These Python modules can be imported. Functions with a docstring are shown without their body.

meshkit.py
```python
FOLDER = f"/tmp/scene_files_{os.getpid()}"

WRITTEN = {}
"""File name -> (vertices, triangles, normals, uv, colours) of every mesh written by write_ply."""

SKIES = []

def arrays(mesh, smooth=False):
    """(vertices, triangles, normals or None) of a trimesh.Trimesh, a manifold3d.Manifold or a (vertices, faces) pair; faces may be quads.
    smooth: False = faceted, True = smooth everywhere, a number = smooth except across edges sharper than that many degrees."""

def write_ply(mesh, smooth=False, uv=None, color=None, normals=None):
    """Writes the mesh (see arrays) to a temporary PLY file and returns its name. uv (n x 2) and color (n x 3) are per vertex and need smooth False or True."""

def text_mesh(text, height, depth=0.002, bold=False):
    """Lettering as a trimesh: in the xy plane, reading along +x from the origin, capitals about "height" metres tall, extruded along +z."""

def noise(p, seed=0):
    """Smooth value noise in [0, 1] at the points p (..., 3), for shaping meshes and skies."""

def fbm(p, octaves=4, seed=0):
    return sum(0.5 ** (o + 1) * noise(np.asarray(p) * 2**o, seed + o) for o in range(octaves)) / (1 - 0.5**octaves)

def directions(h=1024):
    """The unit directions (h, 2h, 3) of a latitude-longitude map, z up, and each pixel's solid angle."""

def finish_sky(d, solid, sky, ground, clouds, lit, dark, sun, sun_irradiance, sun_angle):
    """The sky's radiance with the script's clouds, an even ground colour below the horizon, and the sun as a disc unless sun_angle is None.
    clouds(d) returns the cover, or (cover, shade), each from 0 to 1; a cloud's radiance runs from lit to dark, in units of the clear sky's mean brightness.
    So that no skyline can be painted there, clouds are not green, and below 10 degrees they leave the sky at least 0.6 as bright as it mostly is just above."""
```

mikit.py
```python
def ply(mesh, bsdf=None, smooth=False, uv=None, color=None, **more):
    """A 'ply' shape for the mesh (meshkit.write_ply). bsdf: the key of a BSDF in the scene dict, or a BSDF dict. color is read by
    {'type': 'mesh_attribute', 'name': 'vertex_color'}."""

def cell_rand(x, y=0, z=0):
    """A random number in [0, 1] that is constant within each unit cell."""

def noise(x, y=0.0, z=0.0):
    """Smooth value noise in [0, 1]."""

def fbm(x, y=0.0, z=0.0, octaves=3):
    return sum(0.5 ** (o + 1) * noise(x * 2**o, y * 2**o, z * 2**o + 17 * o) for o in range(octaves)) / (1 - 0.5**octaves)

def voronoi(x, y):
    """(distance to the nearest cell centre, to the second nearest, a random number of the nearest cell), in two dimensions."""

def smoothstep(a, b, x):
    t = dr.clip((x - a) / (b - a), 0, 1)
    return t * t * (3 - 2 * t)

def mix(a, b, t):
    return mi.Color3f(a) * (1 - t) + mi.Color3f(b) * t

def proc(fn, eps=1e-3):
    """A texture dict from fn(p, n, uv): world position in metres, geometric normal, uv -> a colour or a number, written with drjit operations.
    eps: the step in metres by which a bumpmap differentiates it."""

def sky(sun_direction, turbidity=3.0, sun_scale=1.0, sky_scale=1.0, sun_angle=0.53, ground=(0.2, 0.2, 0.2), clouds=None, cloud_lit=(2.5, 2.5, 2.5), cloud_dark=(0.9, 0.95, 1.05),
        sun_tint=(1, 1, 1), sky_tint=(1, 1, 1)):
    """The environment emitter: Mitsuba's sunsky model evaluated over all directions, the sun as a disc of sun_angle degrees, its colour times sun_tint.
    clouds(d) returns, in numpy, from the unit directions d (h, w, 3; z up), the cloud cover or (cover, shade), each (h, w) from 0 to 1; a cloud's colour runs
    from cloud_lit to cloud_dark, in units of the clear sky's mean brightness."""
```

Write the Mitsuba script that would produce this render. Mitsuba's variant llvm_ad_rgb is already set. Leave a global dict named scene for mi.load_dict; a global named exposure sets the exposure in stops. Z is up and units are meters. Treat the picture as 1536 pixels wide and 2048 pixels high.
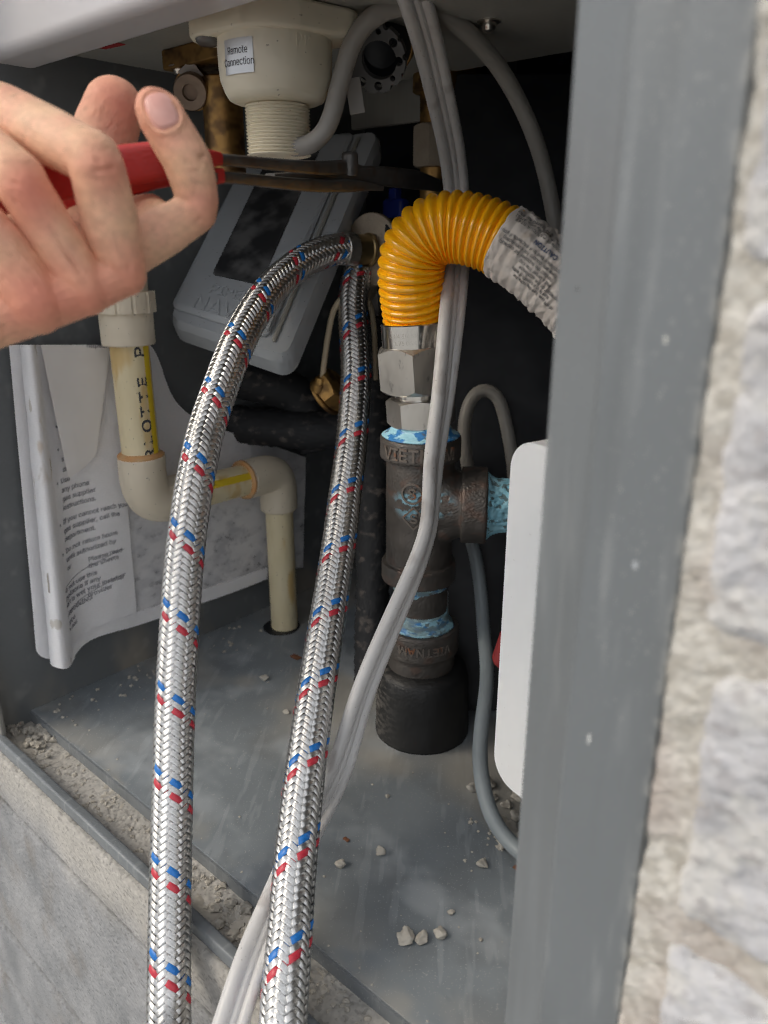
import math, random
import numpy as np, trimesh, manifold3d as m3
import mitsuba as mi, drjit as dr, mikit, meshkit
from mikit import noise, fbm, voronoi, cell_rand, smoothstep, mix
from scipy.interpolate import CubicSpline
from scipy.spatial import cKDTree
from mitsuba import ScalarTransform4f as T

# ------------------------------------------------------------------ camera, sky, exposure
CAMO = np.array((0,0,0.35))
scene, labels = {}, {}
scene['camera'] = {'type': 'thinlens', 'fov': 53.0705, 'fov_axis': 'x', 'aperture_radius': 0.0015, 'focus_distance': 0.45,
    'to_world': T().look_at(origin=list((0,0,0.35)), target=list((-0.625,0.7064,0.0178)), up=[0, 0, 1]), 'near_clip': 0.01, 'far_clip': 200.0}
scene['sky_light'] = mikit.sky((-0.46, -0.66, 0.60), turbidity=4, sun_scale=0.36, sun_angle=30,
    clouds=lambda d: (np.ones(d.shape[:2]), 0.35 * meshkit.fbm(d * 3.0, 3)), ground=(0.28, 0.28, 0.28),
    sun_tint=(0.86, 0.96, 1.14), cloud_lit=(2.4, 2.5, 2.66))
exposure = 2.2

rng = np.random.default_rng(7)
V = lambda *a: np.array(a, float)
UPZ = V(0, 0, 1)
def unit(v): v = np.asarray(v, float); return v / (np.linalg.norm(v) + 1e-12)

# ------------------------------------------------------------------ materials
def mat(key, d): scene[key] = d; return key
def two(d): return {'type': 'twosided', 'bsdf': d}
def prin(col, rough=0.5, **k):
    c = mikit.proc(col) if callable(col) else {'type': 'rgb', 'value': list(col)}
    r = mikit.proc(rough) if callable(rough) else rough
    return {'type': 'principled', 'base_color': c, 'roughness': r, **k}
def bump(d, fn, scale, eps=5e-4): return {'type': 'bumpmap', 'arbitrary': mikit.proc(fn, eps), 'scale': scale, 'bsdf': d}

def col_box(p, n, uv):
    g = fbm(p.x * 14, p.y * 14, p.z * 14, 4)
    s = smoothstep(0.60, 0.85, fbm(p.x * 90 + 9, p.y * 90, p.z * 60, 3))
    low = smoothstep(0.10, 0.0, p.z) * smoothstep(0.45, 0.7, fbm(p.x * 30, p.y * 30 + 5, p.z * 12, 3))
    fine = noise(p.x * 1500, p.y * 1500, p.z * 1500) * 0.02
    c = mix((0.095, 0.103, 0.106), (0.14, 0.147, 0.149), g) + fine
    c = mix(c, (0.34, 0.335, 0.32), s * 0.22)
    return mix(c, (0.36, 0.31, 0.24), low * 0.45)
mat('m_box', two(bump(prin(col_box, 0.42, specular=0.5), lambda p, n, uv: noise(p.x * 900, p.y * 900, p.z * 900) + 2 * fbm(p.x * 25, p.y * 25, p.z * 25, 2), 0.00012)))
def col_floor(p, n, uv):
    g = fbm(p.x * 16, p.y * 16, p.z, 4)
    chalk = smoothstep(0.5, 0.72, fbm(p.x * 22 + 3, p.y * 26 + 7, 0.0, 4))
    scr = smoothstep(0.62, 0.75, fbm(p.x * 160 + p.y * 120, p.y * 22 - p.x * 26, 2.0, 3))
    spk = smoothstep(0.86, 0.95, noise(p.x * 1500, p.y * 1500, 3.0))
    near = smoothstep(0.05, 0.0, p.y - 0.20) 
    back = smoothstep(0.27, 0.36, p.y)
    mud = smoothstep(0.46, 0.68, fbm(p.x * 13 + 2, p.y * 13, 5.0, 3)) * back
    c = mix((0.165, 0.185, 0.198), (0.225, 0.25, 0.268), g)
    c = mix(c, (0.46, 0.49, 0.51), chalk * 0.36 + scr * 0.16)
    c = mix(c, (0.10, 0.105, 0.11), smoothstep(0.52, 0.72, fbm(p.x * 30 + 20, p.y * 34, 3.0, 4)) * 0.25)
    c = mix(c, (0.50, 0.50, 0.48), spk * 0.30)
    c = mix(c, (0.40, 0.36, 0.29), mud * 0.5 + near * 0.35 * smoothstep(0.4, 0.7, fbm(p.x * 40, p.y * 40, 1.0, 3)))
    return c
mat('m_floor', two(bump(prin(col_floor, lambda p, n, uv: 0.38 + 0.3 * fbm(p.x * 40, p.y * 40, 0.0, 3), specular=0.5), lambda p, n, uv: noise(p.x * 700, p.y * 700, p.z * 700) + 3 * fbm(p.x * 30, p.y * 30, 0.0, 3), 0.00015)))
JM = [(*(-0.0957,0.18,0.3388)[::2], 0.0005, 0.0011, (0.04, 0.04, 0.04)), (*(-0.0683,0.1716,0.3293)[::2], 0.0006, 0.0013, (0.62, 0.61, 0.56)), (*(-0.0764,0.1716,0.2206)[::2], 0.0006, 0.0022, (0.66, 0.66, 0.64)), (*(-0.0692,0.1716,0.2747)[::2], 0.0010, 0.0016, (0.40, 0.42, 0.44))]
def col_frame(p, n, uv):
    g = fbm(p.x * 20, p.y * 20, p.z * 9, 3)
    s = smoothstep(0.78, 0.92, noise(p.x * 1300, p.y * 1300, p.z * 420)) * smoothstep(0.5, 0.75, fbm(p.x * 30, p.y * 30, p.z * 6, 2))
    c = mix(mix((0.13, 0.142, 0.150), (0.165, 0.178, 0.187), g), (0.42, 0.42, 0.40), s * 0.18)
    fr = smoothstep(0.56, 0.80, fbm(p.x * 260, p.y * 60, p.z * 22 + 4, 4)) * 0.20
    c = mix(c, (0.36, 0.37, 0.37), fr)
    dr_ = smoothstep(0.55, 0.75, fbm(p.x * 90 + 3, 1.0, p.z * 5, 3)) * 0.35
    c = mix(c, (0.10, 0.108, 0.112), dr_)
    edge = smoothstep(-0.0610, -0.0575, p.x) * smoothstep(0.45, 0.6, fbm(p.x * 300, p.y * 300, p.z * 160, 3)) * smoothstep(-0.09, -0.08, p.x)
    c = mix(c, (0.42, 0.42, 0.40), edge * 0.5)
    for (mx, mz, rx, rz, mc) in JM:
        c = mix(c, mc, smoothstep(1.0, 0.6, dr.sqrt(dr.square((p.x - mx) / rx) + dr.square((p.z - mz) / rz) + noise(p.x * 2000, p.z * 2000, 1.0) * 0.3)) * 0.85)
    return c
mat('m_frame', two(bump(prin(col_frame, 0.38, specular=0.55), lambda p, n, uv: noise(p.x * 1100, p.y * 1100, p.z * 1100), 0.00008)))
def col_brick(p, n, uv):
    g = fbm(p.x * 55, p.y * 55, p.z * 55, 4); h = fbm(p.x * 230 + 4, p.y * 230, p.z * 230, 3)
    w = smoothstep(0.46, 0.60, fbm(p.x * 70 + 11, p.y * 70, p.z * 55, 4))
    c = mix((0.38, 0.378, 0.388), (0.56, 0.555, 0.565), smoothstep(0.25, 0.75, g))
    c = mix(c, (0.60, 0.585, 0.55), w * 0.6)
    return mix(c, (0.27, 0.25, 0.25), smoothstep(0.58, 0.76, h) * 0.5)
mat('m_brick', bump(prin(col_brick, 0.9, specular=0.2), lambda p, n, uv: fbm(p.x * 420, p.y * 420, p.z * 420, 4), 0.0022))
def col_mortar(p, n, uv):
    g = fbm(p.x * 320, p.y * 320, p.z * 320, 4)
    return mix(mix((0.38, 0.355, 0.31), (0.60, 0.575, 0.525), smoothstep(0.25, 0.75, g)), (0.38, 0.31, 0.28), smoothstep(0.5, 0.7, fbm(p.x * 30, p.y * 30, p.z * 18, 3)) * 0.5)
mat('m_mortar', bump(prin(col_mortar, 0.95, specular=0.1), lambda p, n, uv: fbm(p.x * 900, p.y * 900, p.z * 900, 3), 0.0016))
def col_conc(p, n, uv):
    g = fbm(p.x * 34, p.y * 20, p.z * 20, 5); st = fbm(p.x * 48, p.y * 26, p.z * 26 + 3, 4)
    fine = fbm(p.x * 420, p.y * 420, p.z * 420, 3)
    c = mix((0.19, 0.195, 0.20), (0.29, 0.29, 0.292), smoothstep(0.25, 0.75, g))
    c = mix(c, (0.19, 0.16, 0.13), smoothstep(0.52, 0.80, st) * 0.38)
    c = mix(c, (0.46, 0.43, 0.38), smoothstep(-0.07, -0.02, p.z + 0.03 * (fbm(p.x * 30, 0.0, 2.0, 3) - 0.5)) * 0.65)
    pit = smoothstep(0.68, 0.80, noise(p.x * 520, p.y * 520, p.z * 520))
    return c * (0.76 + 0.48 * fine) * (1 - 0.25 * pit)
mat('m_conc', bump(prin(col_conc, 0.85, specular=0.25), lambda p, n, uv: fbm(p.x * 500, p.y * 500, p.z * 500, 4), 0.0022))
mat('m_dirt', prin(lambda p, n, uv: mix((0.27, 0.245, 0.205), (0.47, 0.44, 0.39), fbm(p.x * 160, p.y * 160, p.z * 160, 4)), 0.95, specular=0.1))
mat('m_pebble', bump(prin(lambda p, n, uv: mix((0.33, 0.305, 0.265), (0.53, 0.50, 0.44), fbm(p.x * 300, p.y * 300, p.z * 300, 3)), 0.9, specular=0.15), lambda p, n, uv: fbm(p.x * 900, p.y * 900, p.z * 900, 3), 0.0006))
mat('m_ground', prin(lambda p, n, uv: mix((0.22, 0.22, 0.21), (0.34, 0.33, 0.31), fbm(p.x * 3, p.y * 3, 0.0, 4)), 0.9))
STEEL = (0.88, 0.87, 0.85)
mat('m_strand', two(bump(prin(lambda p, n, uv: mix((0.70, 0.69, 0.67), (0.92, 0.91, 0.89), fbm(p.x * 110, p.y * 110, p.z * 110, 3)) * (1 - 0.35 * smoothstep(0.60, 0.75, fbm(p.x * 45 + 7, p.y * 45, p.z * 30, 3))), lambda p, n, uv: 0.17 + 0.22 * fbm(p.x * 160, p.y * 160, p.z * 160, 2), metallic=1.0), lambda p, n, uv: dr.sin(uv.y * 56.5), 0.00006, 1e-4)))
mat('m_strand_blue', two(prin((0.015, 0.16, 0.50), 0.35, specular=0.5)))
mat('m_strand_red', two(prin((0.50, 0.035, 0.055), 0.35, specular=0.5)))
mat('m_core', prin((0.05, 0.05, 0.05), 0.6))
def col_nickel(p, n, uv):
    return mix((0.52, 0.49, 0.44), (0.68, 0.65, 0.60), fbm(p.x * 90, p.y * 90, p.z * 45, 3)) * (1 - 0.45 * smoothstep(0.62, 0.80, fbm(p.x * 300, p.y * 300, p.z * 130, 4)))
mat('m_nickel', bump(prin(col_nickel, lambda p, n, uv: 0.22 + 0.3 * fbm(p.x * 140, p.y * 140, p.z * 50, 3), metallic=0.95), lambda p, n, uv: noise(p.x * 700, p.y * 700, p.z * 160) + 2 * fbm(p.x * 60, p.y * 60, p.z * 60, 2), 0.00012))
mat('m_stain', prin(lambda p, n, uv: mix((0.60, 0.57, 0.52), (0.75, 0.72, 0.68), fbm(p.x * 90, p.y * 90, p.z * 30, 2)), 0.16, metallic=1.0))
mat('m_brass', bump(prin(lambda p, n, uv: mix(mix((0.24, 0.125, 0.04), (0.45, 0.27, 0.09), fbm(p.x * 60, p.y * 60, p.z * 60, 3)), (0.08, 0.045, 0.025), smoothstep(0.40, 0.70, fbm(p.x * 110, p.y * 110, p.z * 110, 3)) * 0.8), 0.42, metallic=0.85), lambda p, n, uv: fbm(p.x * 300, p.y * 300, p.z * 300, 3), 0.0002))
mat('m_dull_brass', prin(lambda p, n, uv: mix((0.40, 0.33, 0.25), (0.50, 0.43, 0.34), fbm(p.x * 120, p.y * 120, p.z * 120, 3)) * (0.85 + 0.2 * noise(p.x * 1500, p.y * 1500, p.z * 1500)), 0.45, metallic=0.6))
def col_iron(p, n, uv):
    g = fbm(p.x * 75, p.y * 75, p.z * 75, 4); r = smoothstep(0.55, 0.72, fbm(p.x * 110 + 5, p.y * 110, p.z * 110, 3))
    dp = smoothstep(0.50, 0.62, fbm(p.x * 170 + 2.2, p.y * 170, p.z * 170 + 1.7, 4)) * smoothstep(0.013, 0.006, dr.sqrt(dr.square(p.z - 0.186) + 0.35 * dr.square(p.x + 0.300)))
    c = mix((0.060, 0.053, 0.047), (0.145, 0.130, 0.117), g)
    c = mix(c, (0.19, 0.085, 0.05), r * 0.28)
    return mix(c, (0.28, 0.56, 0.68), dp * 0.75)
mat('m_iron', bump(prin(col_iron, lambda p, n, uv: 0.26 + 0.22 * fbm(p.x * 90, p.y * 90, p.z * 90, 2), specular=0.6, metallic=0.4), lambda p, n, uv: noise(p.x * 1500, p.y * 1500, p.z * 1500) + noise(p.x * 800, p.y * 800, p.z * 800), 0.0005))
mat('m_iron_mark', prin(lambda p, n, uv: mix((0.14, 0.118, 0.10), (0.20, 0.085, 0.045), smoothstep(0.52, 0.68, fbm(p.x * 150, p.y * 150, p.z * 150, 3))), 0.4, specular=0.6))
def col_dope(p, n, uv):
    a = dr.atan2(p.y - 0.392, p.x + 0.314) * 4
    s = fbm(a * 0.8 + p.x * 40, p.z * 420, p.y * 40, 4)
    b = smoothstep(0.47, 0.56, s)
    c = mix(mix((0.30, 0.60, 0.74), (0.44, 0.74, 0.84), noise(p.x * 500, p.y * 500, p.z * 900)), (0.02, 0.19, 0.52), b * 0.92)
    c = mix(c, (0.20, 0.27, 0.27), smoothstep(0.19, 0.12, p.z) * smoothstep(0.35, 0.6, fbm(p.x * 120 + 4, p.y * 120, p.z * 300, 3)) * 0.85)
    return mix(c, (0.16, 0.17, 0.15), smoothstep(0.62, 0.76, fbm(p.x * 260, p.y * 260, p.z * 260, 3)) * 0.8)
mat('m_dope', bump(prin(col_dope, 0.42, specular=0.5), lambda p, n, uv: fbm(p.x * 130, p.y * 130, p.z * 700, 3), 0.0012))
mat('m_dope_pale', bump(prin(lambda p, n, uv: mix(mix((0.18, 0.52, 0.68), (0.42, 0.72, 0.82), fbm(p.x * 160, p.y * 160, p.z * 160, 3)), (0.10, 0.12, 0.11), smoothstep(0.54, 0.62, fbm(p.x * 330 + 3, p.y * 330, p.z * 330, 4)) * 0.8), 0.6), lambda p, n, uv: fbm(p.x * 420, p.y * 420, p.z * 420, 4), 0.005))
mat('m_wrap', bump(prin(lambda p, n, uv: mix((0.012, 0.012, 0.012), (0.22, 0.20, 0.18), smoothstep(0.42, 0.68, fbm(p.x * 260 + 2, p.y * 260, p.z * 420, 4)) * smoothstep(-0.300, -0.350, p.x) * 0.6), 0.5, specular=0.5), lambda p, n, uv: fbm(p.x * 400, p.y * 400, p.z * 700, 3), 0.0004))
mat('m_yellow', bump(prin(lambda p, n, uv: mix((0.92, 0.40, 0.002), (0.94, 0.46, 0.003), fbm(p.x * 40, p.y * 40, p.z * 40, 2)), 0.16, specular=0.55, clearcoat=0.9, clearcoat_gloss=0.95), lambda p, n, uv: fbm(p.x * 120, p.y * 120, p.z * 120, 2), 0.00025))
def col_paper(p, n, uv):
    return mix((0.74, 0.73, 0.73), (0.82, 0.81, 0.82), fbm(p.x * 40, p.y * 40, p.z * 40, 3)) * (0.95 + 0.08 * noise(p.x * 1200, p.y * 1200, p.z * 1200))
mat('m_wraplabel', two(bump(prin(lambda p, n, uv: mix(mix((0.50, 0.44, 0.39), (0.70, 0.65, 0.60), fbm(p.x * 110, p.y * 110, p.z * 110, 3)), (0.30, 0.22, 0.15), smoothstep(0.60, 0.76, fbm(p.x * 150, p.y * 150, p.z * 150, 3)) * smoothstep(0.33, 0.37, p.z) * 0.7), 0.7), lambda p, n, uv: fbm(p.x * 260, p.y * 260, p.z * 260, 3), 0.0012)))
mat('m_page', two(bump(prin(col_paper, 0.75, specular=0.2), lambda p, n, uv: fbm(p.x * 50, p.y * 50, p.z * 40, 2), 0.0006)))
mat('m_flap', two(prin(lambda p, n, uv: mix((0.68, 0.65, 0.62), (0.77, 0.75, 0.73), fbm(p.x * 40, p.y * 40, p.z * 40, 3)), 0.8, specular=0.2)))
def col_spine(p, n, uv):
    st = smoothstep(0.50, 0.58, fbm(p.x * 70 + 1, p.y * 70, p.z * 30, 3)) * smoothstep(0.185, 0.20, p.z) * smoothstep(0.262, 0.25, p.z)
    c = mix(col_paper(p, n, uv), (0.50, 0.40, 0.29), st * 0.6)
    return mix(c, (0.34, 0.29, 0.20), smoothstep(0.72, 0.8, fbm(p.x * 150, p.y * 150, p.z * 60, 2)) * 0.5)
mat('m_spine', two(prin(col_spine, 0.7, specular=0.25)))
def col_mold(p, n, uv):
    c = col_paper(p, n, uv) * 0.86
    b = smoothstep(0.38, 0.75, fbm(p.x * 75, p.y * 75, p.z * 75, 5)) * smoothstep(0.22, 0.10, p.z); d = smoothstep(0.56, 0.70, fbm(p.x * 210, p.y * 210, p.z * 210, 4)) * b
    return mix(mix(c, (0.36, 0.36, 0.38), b * 0.7), (0.08, 0.08, 0.085), d * 0.6)
mat('m_mold', two(prin(col_mold, 0.8, specular=0.2)))
mat('m_ink', two(prin((0.045, 0.045, 0.05), 0.6)))
mat('m_ink_grey', two(prin((0.17, 0.17, 0.19), 0.7)))
mat('m_ink_blue', two(prin((0.03, 0.05, 0.13), 0.6)))
def col_pvc(p, n, uv):
    g = fbm(p.x * 40, p.y * 40, p.z * 20, 3)
    c = mix((0.60, 0.50, 0.29), (0.70, 0.62, 0.43), g)
    spk = smoothstep(0.90, 0.95, noise(p.x * 600, p.y * 600, p.z * 600))
    c = mix(c, (0.14, 0.12, 0.09), spk * 0.6)
    return mix(c, (0.50, 0.30, 0.06), smoothstep(0.50, 0.70, fbm(p.x * 90 + 3, p.y * 90, p.z * 22, 3)) * 0.6)
mat('m_pvc', prin(col_pvc, 0.38, specular=0.5))
mat('m_pvc_fit', prin(lambda p, n, uv: mix(mix((0.55, 0.48, 0.36), (0.66, 0.59, 0.47), fbm(p.x * 40, p.y * 40, p.z * 40, 3)), (0.12, 0.11, 0.09), smoothstep(0.90, 0.95, noise(p.x * 560, p.y * 560, p.z * 560)) * 0.6), 0.42, specular=0.5))
mat('m_bright_brass', prin(lambda p, n, uv: mix((0.48, 0.34, 0.15), (0.62, 0.48, 0.26), fbm(p.x * 90, p.y * 90, p.z * 90, 3)), 0.3, metallic=0.95))
mat('m_plug', prin(lambda p, n, uv: mix((0.13, 0.09, 0.065), (0.24, 0.18, 0.13), fbm(p.x * 160, p.y * 160, p.z * 160, 3)), 0.5, metallic=0.4))
mat('m_primer', prin(lambda p, n, uv: mix((0.50, 0.20, 0.05), (0.50, 0.36, 0.20), fbm(p.x * 200, p.y * 200, p.z * 200, 3)), 0.5))
mat('m_stripe', prin((0.66, 0.48, 0.03), 0.45))
def col_cable(p, n, uv):
    g = fbm(p.x * 60, p.y * 60, p.z * 60, 3)
    d = smoothstep(0.88, 0.95, noise(p.x * 900, p.y * 900, p.z * 600)) * 0.5 + smoothstep(0.58, 0.75, fbm(p.x * 90, p.y * 90, p.z * 40, 3)) * 0.3
    return mix(mix((0.47, 0.455, 0.44), (0.56, 0.55, 0.54), g), (0.20, 0.16, 0.13), d)
mat('m_cable', prin(col_cable, 0.4, specular=0.5))
mat('m_round_cable', prin(lambda p, n, uv: mix((0.25, 0.235, 0.21), (0.31, 0.295, 0.27), fbm(p.x * 60, p.y * 60, p.z * 60, 3)), 0.45, specular=0.5))
mat('m_dark_cable', prin(lambda p, n, uv: mix((0.20, 0.23, 0.24), (0.27, 0.30, 0.31), fbm(p.x * 60, p.y * 60, p.z * 60, 3)), 0.42, specular=0.5))
mat('m_white', prin(lambda p, n, uv: mix(mix((0.84, 0.84, 0.83), (0.88, 0.88, 0.87), fbm(p.x * 20, p.y * 20, p.z * 20, 3)), (0.45, 0.36, 0.27), smoothstep(0.93, 0.97, noise(p.x * 700, p.y * 700, p.z * 500)) * 0.35), 0.35, specular=0.5))
mat('m_rust', prin((0.45, 0.20, 0.05), 0.7))
mat('m_cover', prin(lambda p, n, uv: mix((0.47, 0.455, 0.46), (0.51, 0.495, 0.50), fbm(p.x * 20, p.y * 20, p.z * 20, 3)), 0.32, specular=0.5))
mat('m_under', prin(lambda p, n, uv: mix((0.25, 0.25, 0.225), (0.32, 0.315, 0.285), fbm(p.x * 30, p.y * 30, p.z * 30, 3)) * (0.9 + 0.15 * noise(p.x * 900, p.y * 900, p.z)), 0.5, specular=0.5, metallic=0.2))
mat('m_cream', bump(prin(lambda p, n, uv: mix(mix((0.60, 0.55, 0.42), (0.66, 0.61, 0.49), fbm(p.x * 50, p.y * 50, p.z * 50, 3)), (0.12, 0.10, 0.07), smoothstep(0.93, 0.97, noise(p.x * 520, p.y * 520, p.z * 520)) * 0.6), 0.42, specular=0.5), lambda p, n, uv: fbm(p.x * 200, p.y * 200, p.z * 200, 2), 0.0003))
mat('m_sticker', prin((0.50, 0.50, 0.50), 0.25, metallic=0.5))
mat('m_redlabel', prin((0.30, 0.03, 0.03), 0.5))
mat('m_black', two(prin(lambda p, n, uv: mix((0.009, 0.011, 0.014), (0.026, 0.028, 0.032), fbm(p.x * 60, p.y * 60, p.z * 60, 3)), 0.45)))
mat('m_foam', bump(prin(lambda p, n, uv: mix((0.015, 0.016, 0.018), (0.10, 0.085, 0.075), smoothstep(0.56, 0.80, fbm(p.x * 150, p.y * 150, p.z * 150, 4))), 0.7), lambda p, n, uv: fbm(p.x * 300, p.y * 300, p.z * 300, 3), 0.001))
mat('m_ring', prin(lambda p, n, uv: mix((0.05, 0.05, 0.05), (0.12, 0.118, 0.115), fbm(p.x * 90, p.y * 90, p.z * 90, 3)), 0.5))
mat('m_tag', prin((0.30, 0.28, 0.26), 0.5))
mat('m_strap', prin((0.42, 0.35, 0.24), 0.5))
mat('m_ctrl', prin(lambda p, n, uv: mix((0.30, 0.32, 0.335), (0.35, 0.37, 0.385), fbm(p.x * 40, p.y * 40, p.z * 40, 3)) * (1 - 0.4 * smoothstep(0.90, 0.96, noise(p.x * 600, p.y * 600, p.z * 600))), 0.5, specular=0.5))
mat('m_window', prin(lambda p, n, uv: mix((0.025, 0.026, 0.028), (0.11, 0.11, 0.11), smoothstep(0.35, 0.75, fbm(p.x * 60, p.y * 60, p.z * 60, 4))), 0.22, specular=0.5))
mat('m_grip', bump(prin(lambda p, n, uv: mix((0.40, 0.018, 0.015), (0.48, 0.03, 0.025), fbm(p.x * 90, p.y * 90, p.z * 90, 3)), 0.45, specular=0.5), lambda p, n, uv: noise(p.x * 1500, p.y * 1500, p.z * 1500), 0.0003))
mat('m_tool', bump(prin(lambda p, n, uv: mix(mix((0.10, 0.10, 0.10), (0.22, 0.21, 0.20), fbm(p.x * 70, p.y * 70, p.z * 70, 3)), (0.13, 0.085, 0.062), smoothstep(0.5, 0.75, fbm(p.x * 90, p.y * 90 + 3, p.z * 90, 3)) * 0.7), 0.4, metallic=0.7), lambda p, n, uv: fbm(p.x * 400, p.y * 400, p.z * 400, 3), 0.0004))
mat('m_bluevalve', prin((0.02, 0.04, 0.28), 0.4))
mat('m_leaf', prin((0.20, 0.085, 0.045), 0.8))
mat('m_bluebit', prin((0.16, 0.48, 0.66), 0.6))
mat('m_screw', prin((0.62, 0.58, 0.52), 0.22, metallic=1.0))
def skin_rough(p, n, uv): return 0.42 + 0.12 * fbm(p.x * 300, p.y * 300, p.z * 300, 2)
def skin_bump(p, n, uv):
    a, b, _ = voronoi(p.x * 900 + p.y * 500, p.z * 900 - p.y * 500)
    return 0.6 * smoothstep(0.0, 0.3, b - a) + fbm(p.x * 260, p.y * 260, p.z * 260, 3)
mat('m_skin', bump({'type': 'principled', 'base_color': {'type': 'mesh_attribute', 'name': 'vertex_color'}, 'roughness': mikit.proc(skin_rough), 'specular': 0.45, 'sheen': 0.15}, skin_bump, 0.00034, 2e-4))
mat('m_nail', prin(lambda p, n, uv: mix((0.62, 0.30, 0.25), (0.70, 0.40, 0.34), fbm(p.x * 220, p.y * 220, p.z * 220, 2)), 0.38, specular=0.4))

# ------------------------------------------------------------------ registry
used = {}
def numbered(name):
    n = used.get(name, 0); used[name] = n + 1
    return name if n == 0 else '%s_%03d' % (name, n)
def thing(name, label, cat, group=None, kind=None):
    k = numbered(name); labels[k] = {'label': label, 'category': cat}
    if group: labels[k]['group'] = group
    if kind: labels[k]['kind'] = kind
    return k
def part(parent, name, mesh, m, smooth=30, label=None, kind=None, **kw):
    k = numbered(parent + '__' + name)
    scene[k] = mikit.ply(mesh, m, smooth, **kw)
    if label or kind: labels[k] = {a: b for a, b in (('label', label), ('kind', kind)) if b}
    return k
def solo(name, mesh, m, label, cat, smooth=30, group=None, kind=None, **kw):
    k = thing(name, label, cat, group, kind); scene[k] = mikit.ply(mesh, m, smooth, **kw); return k

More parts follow.
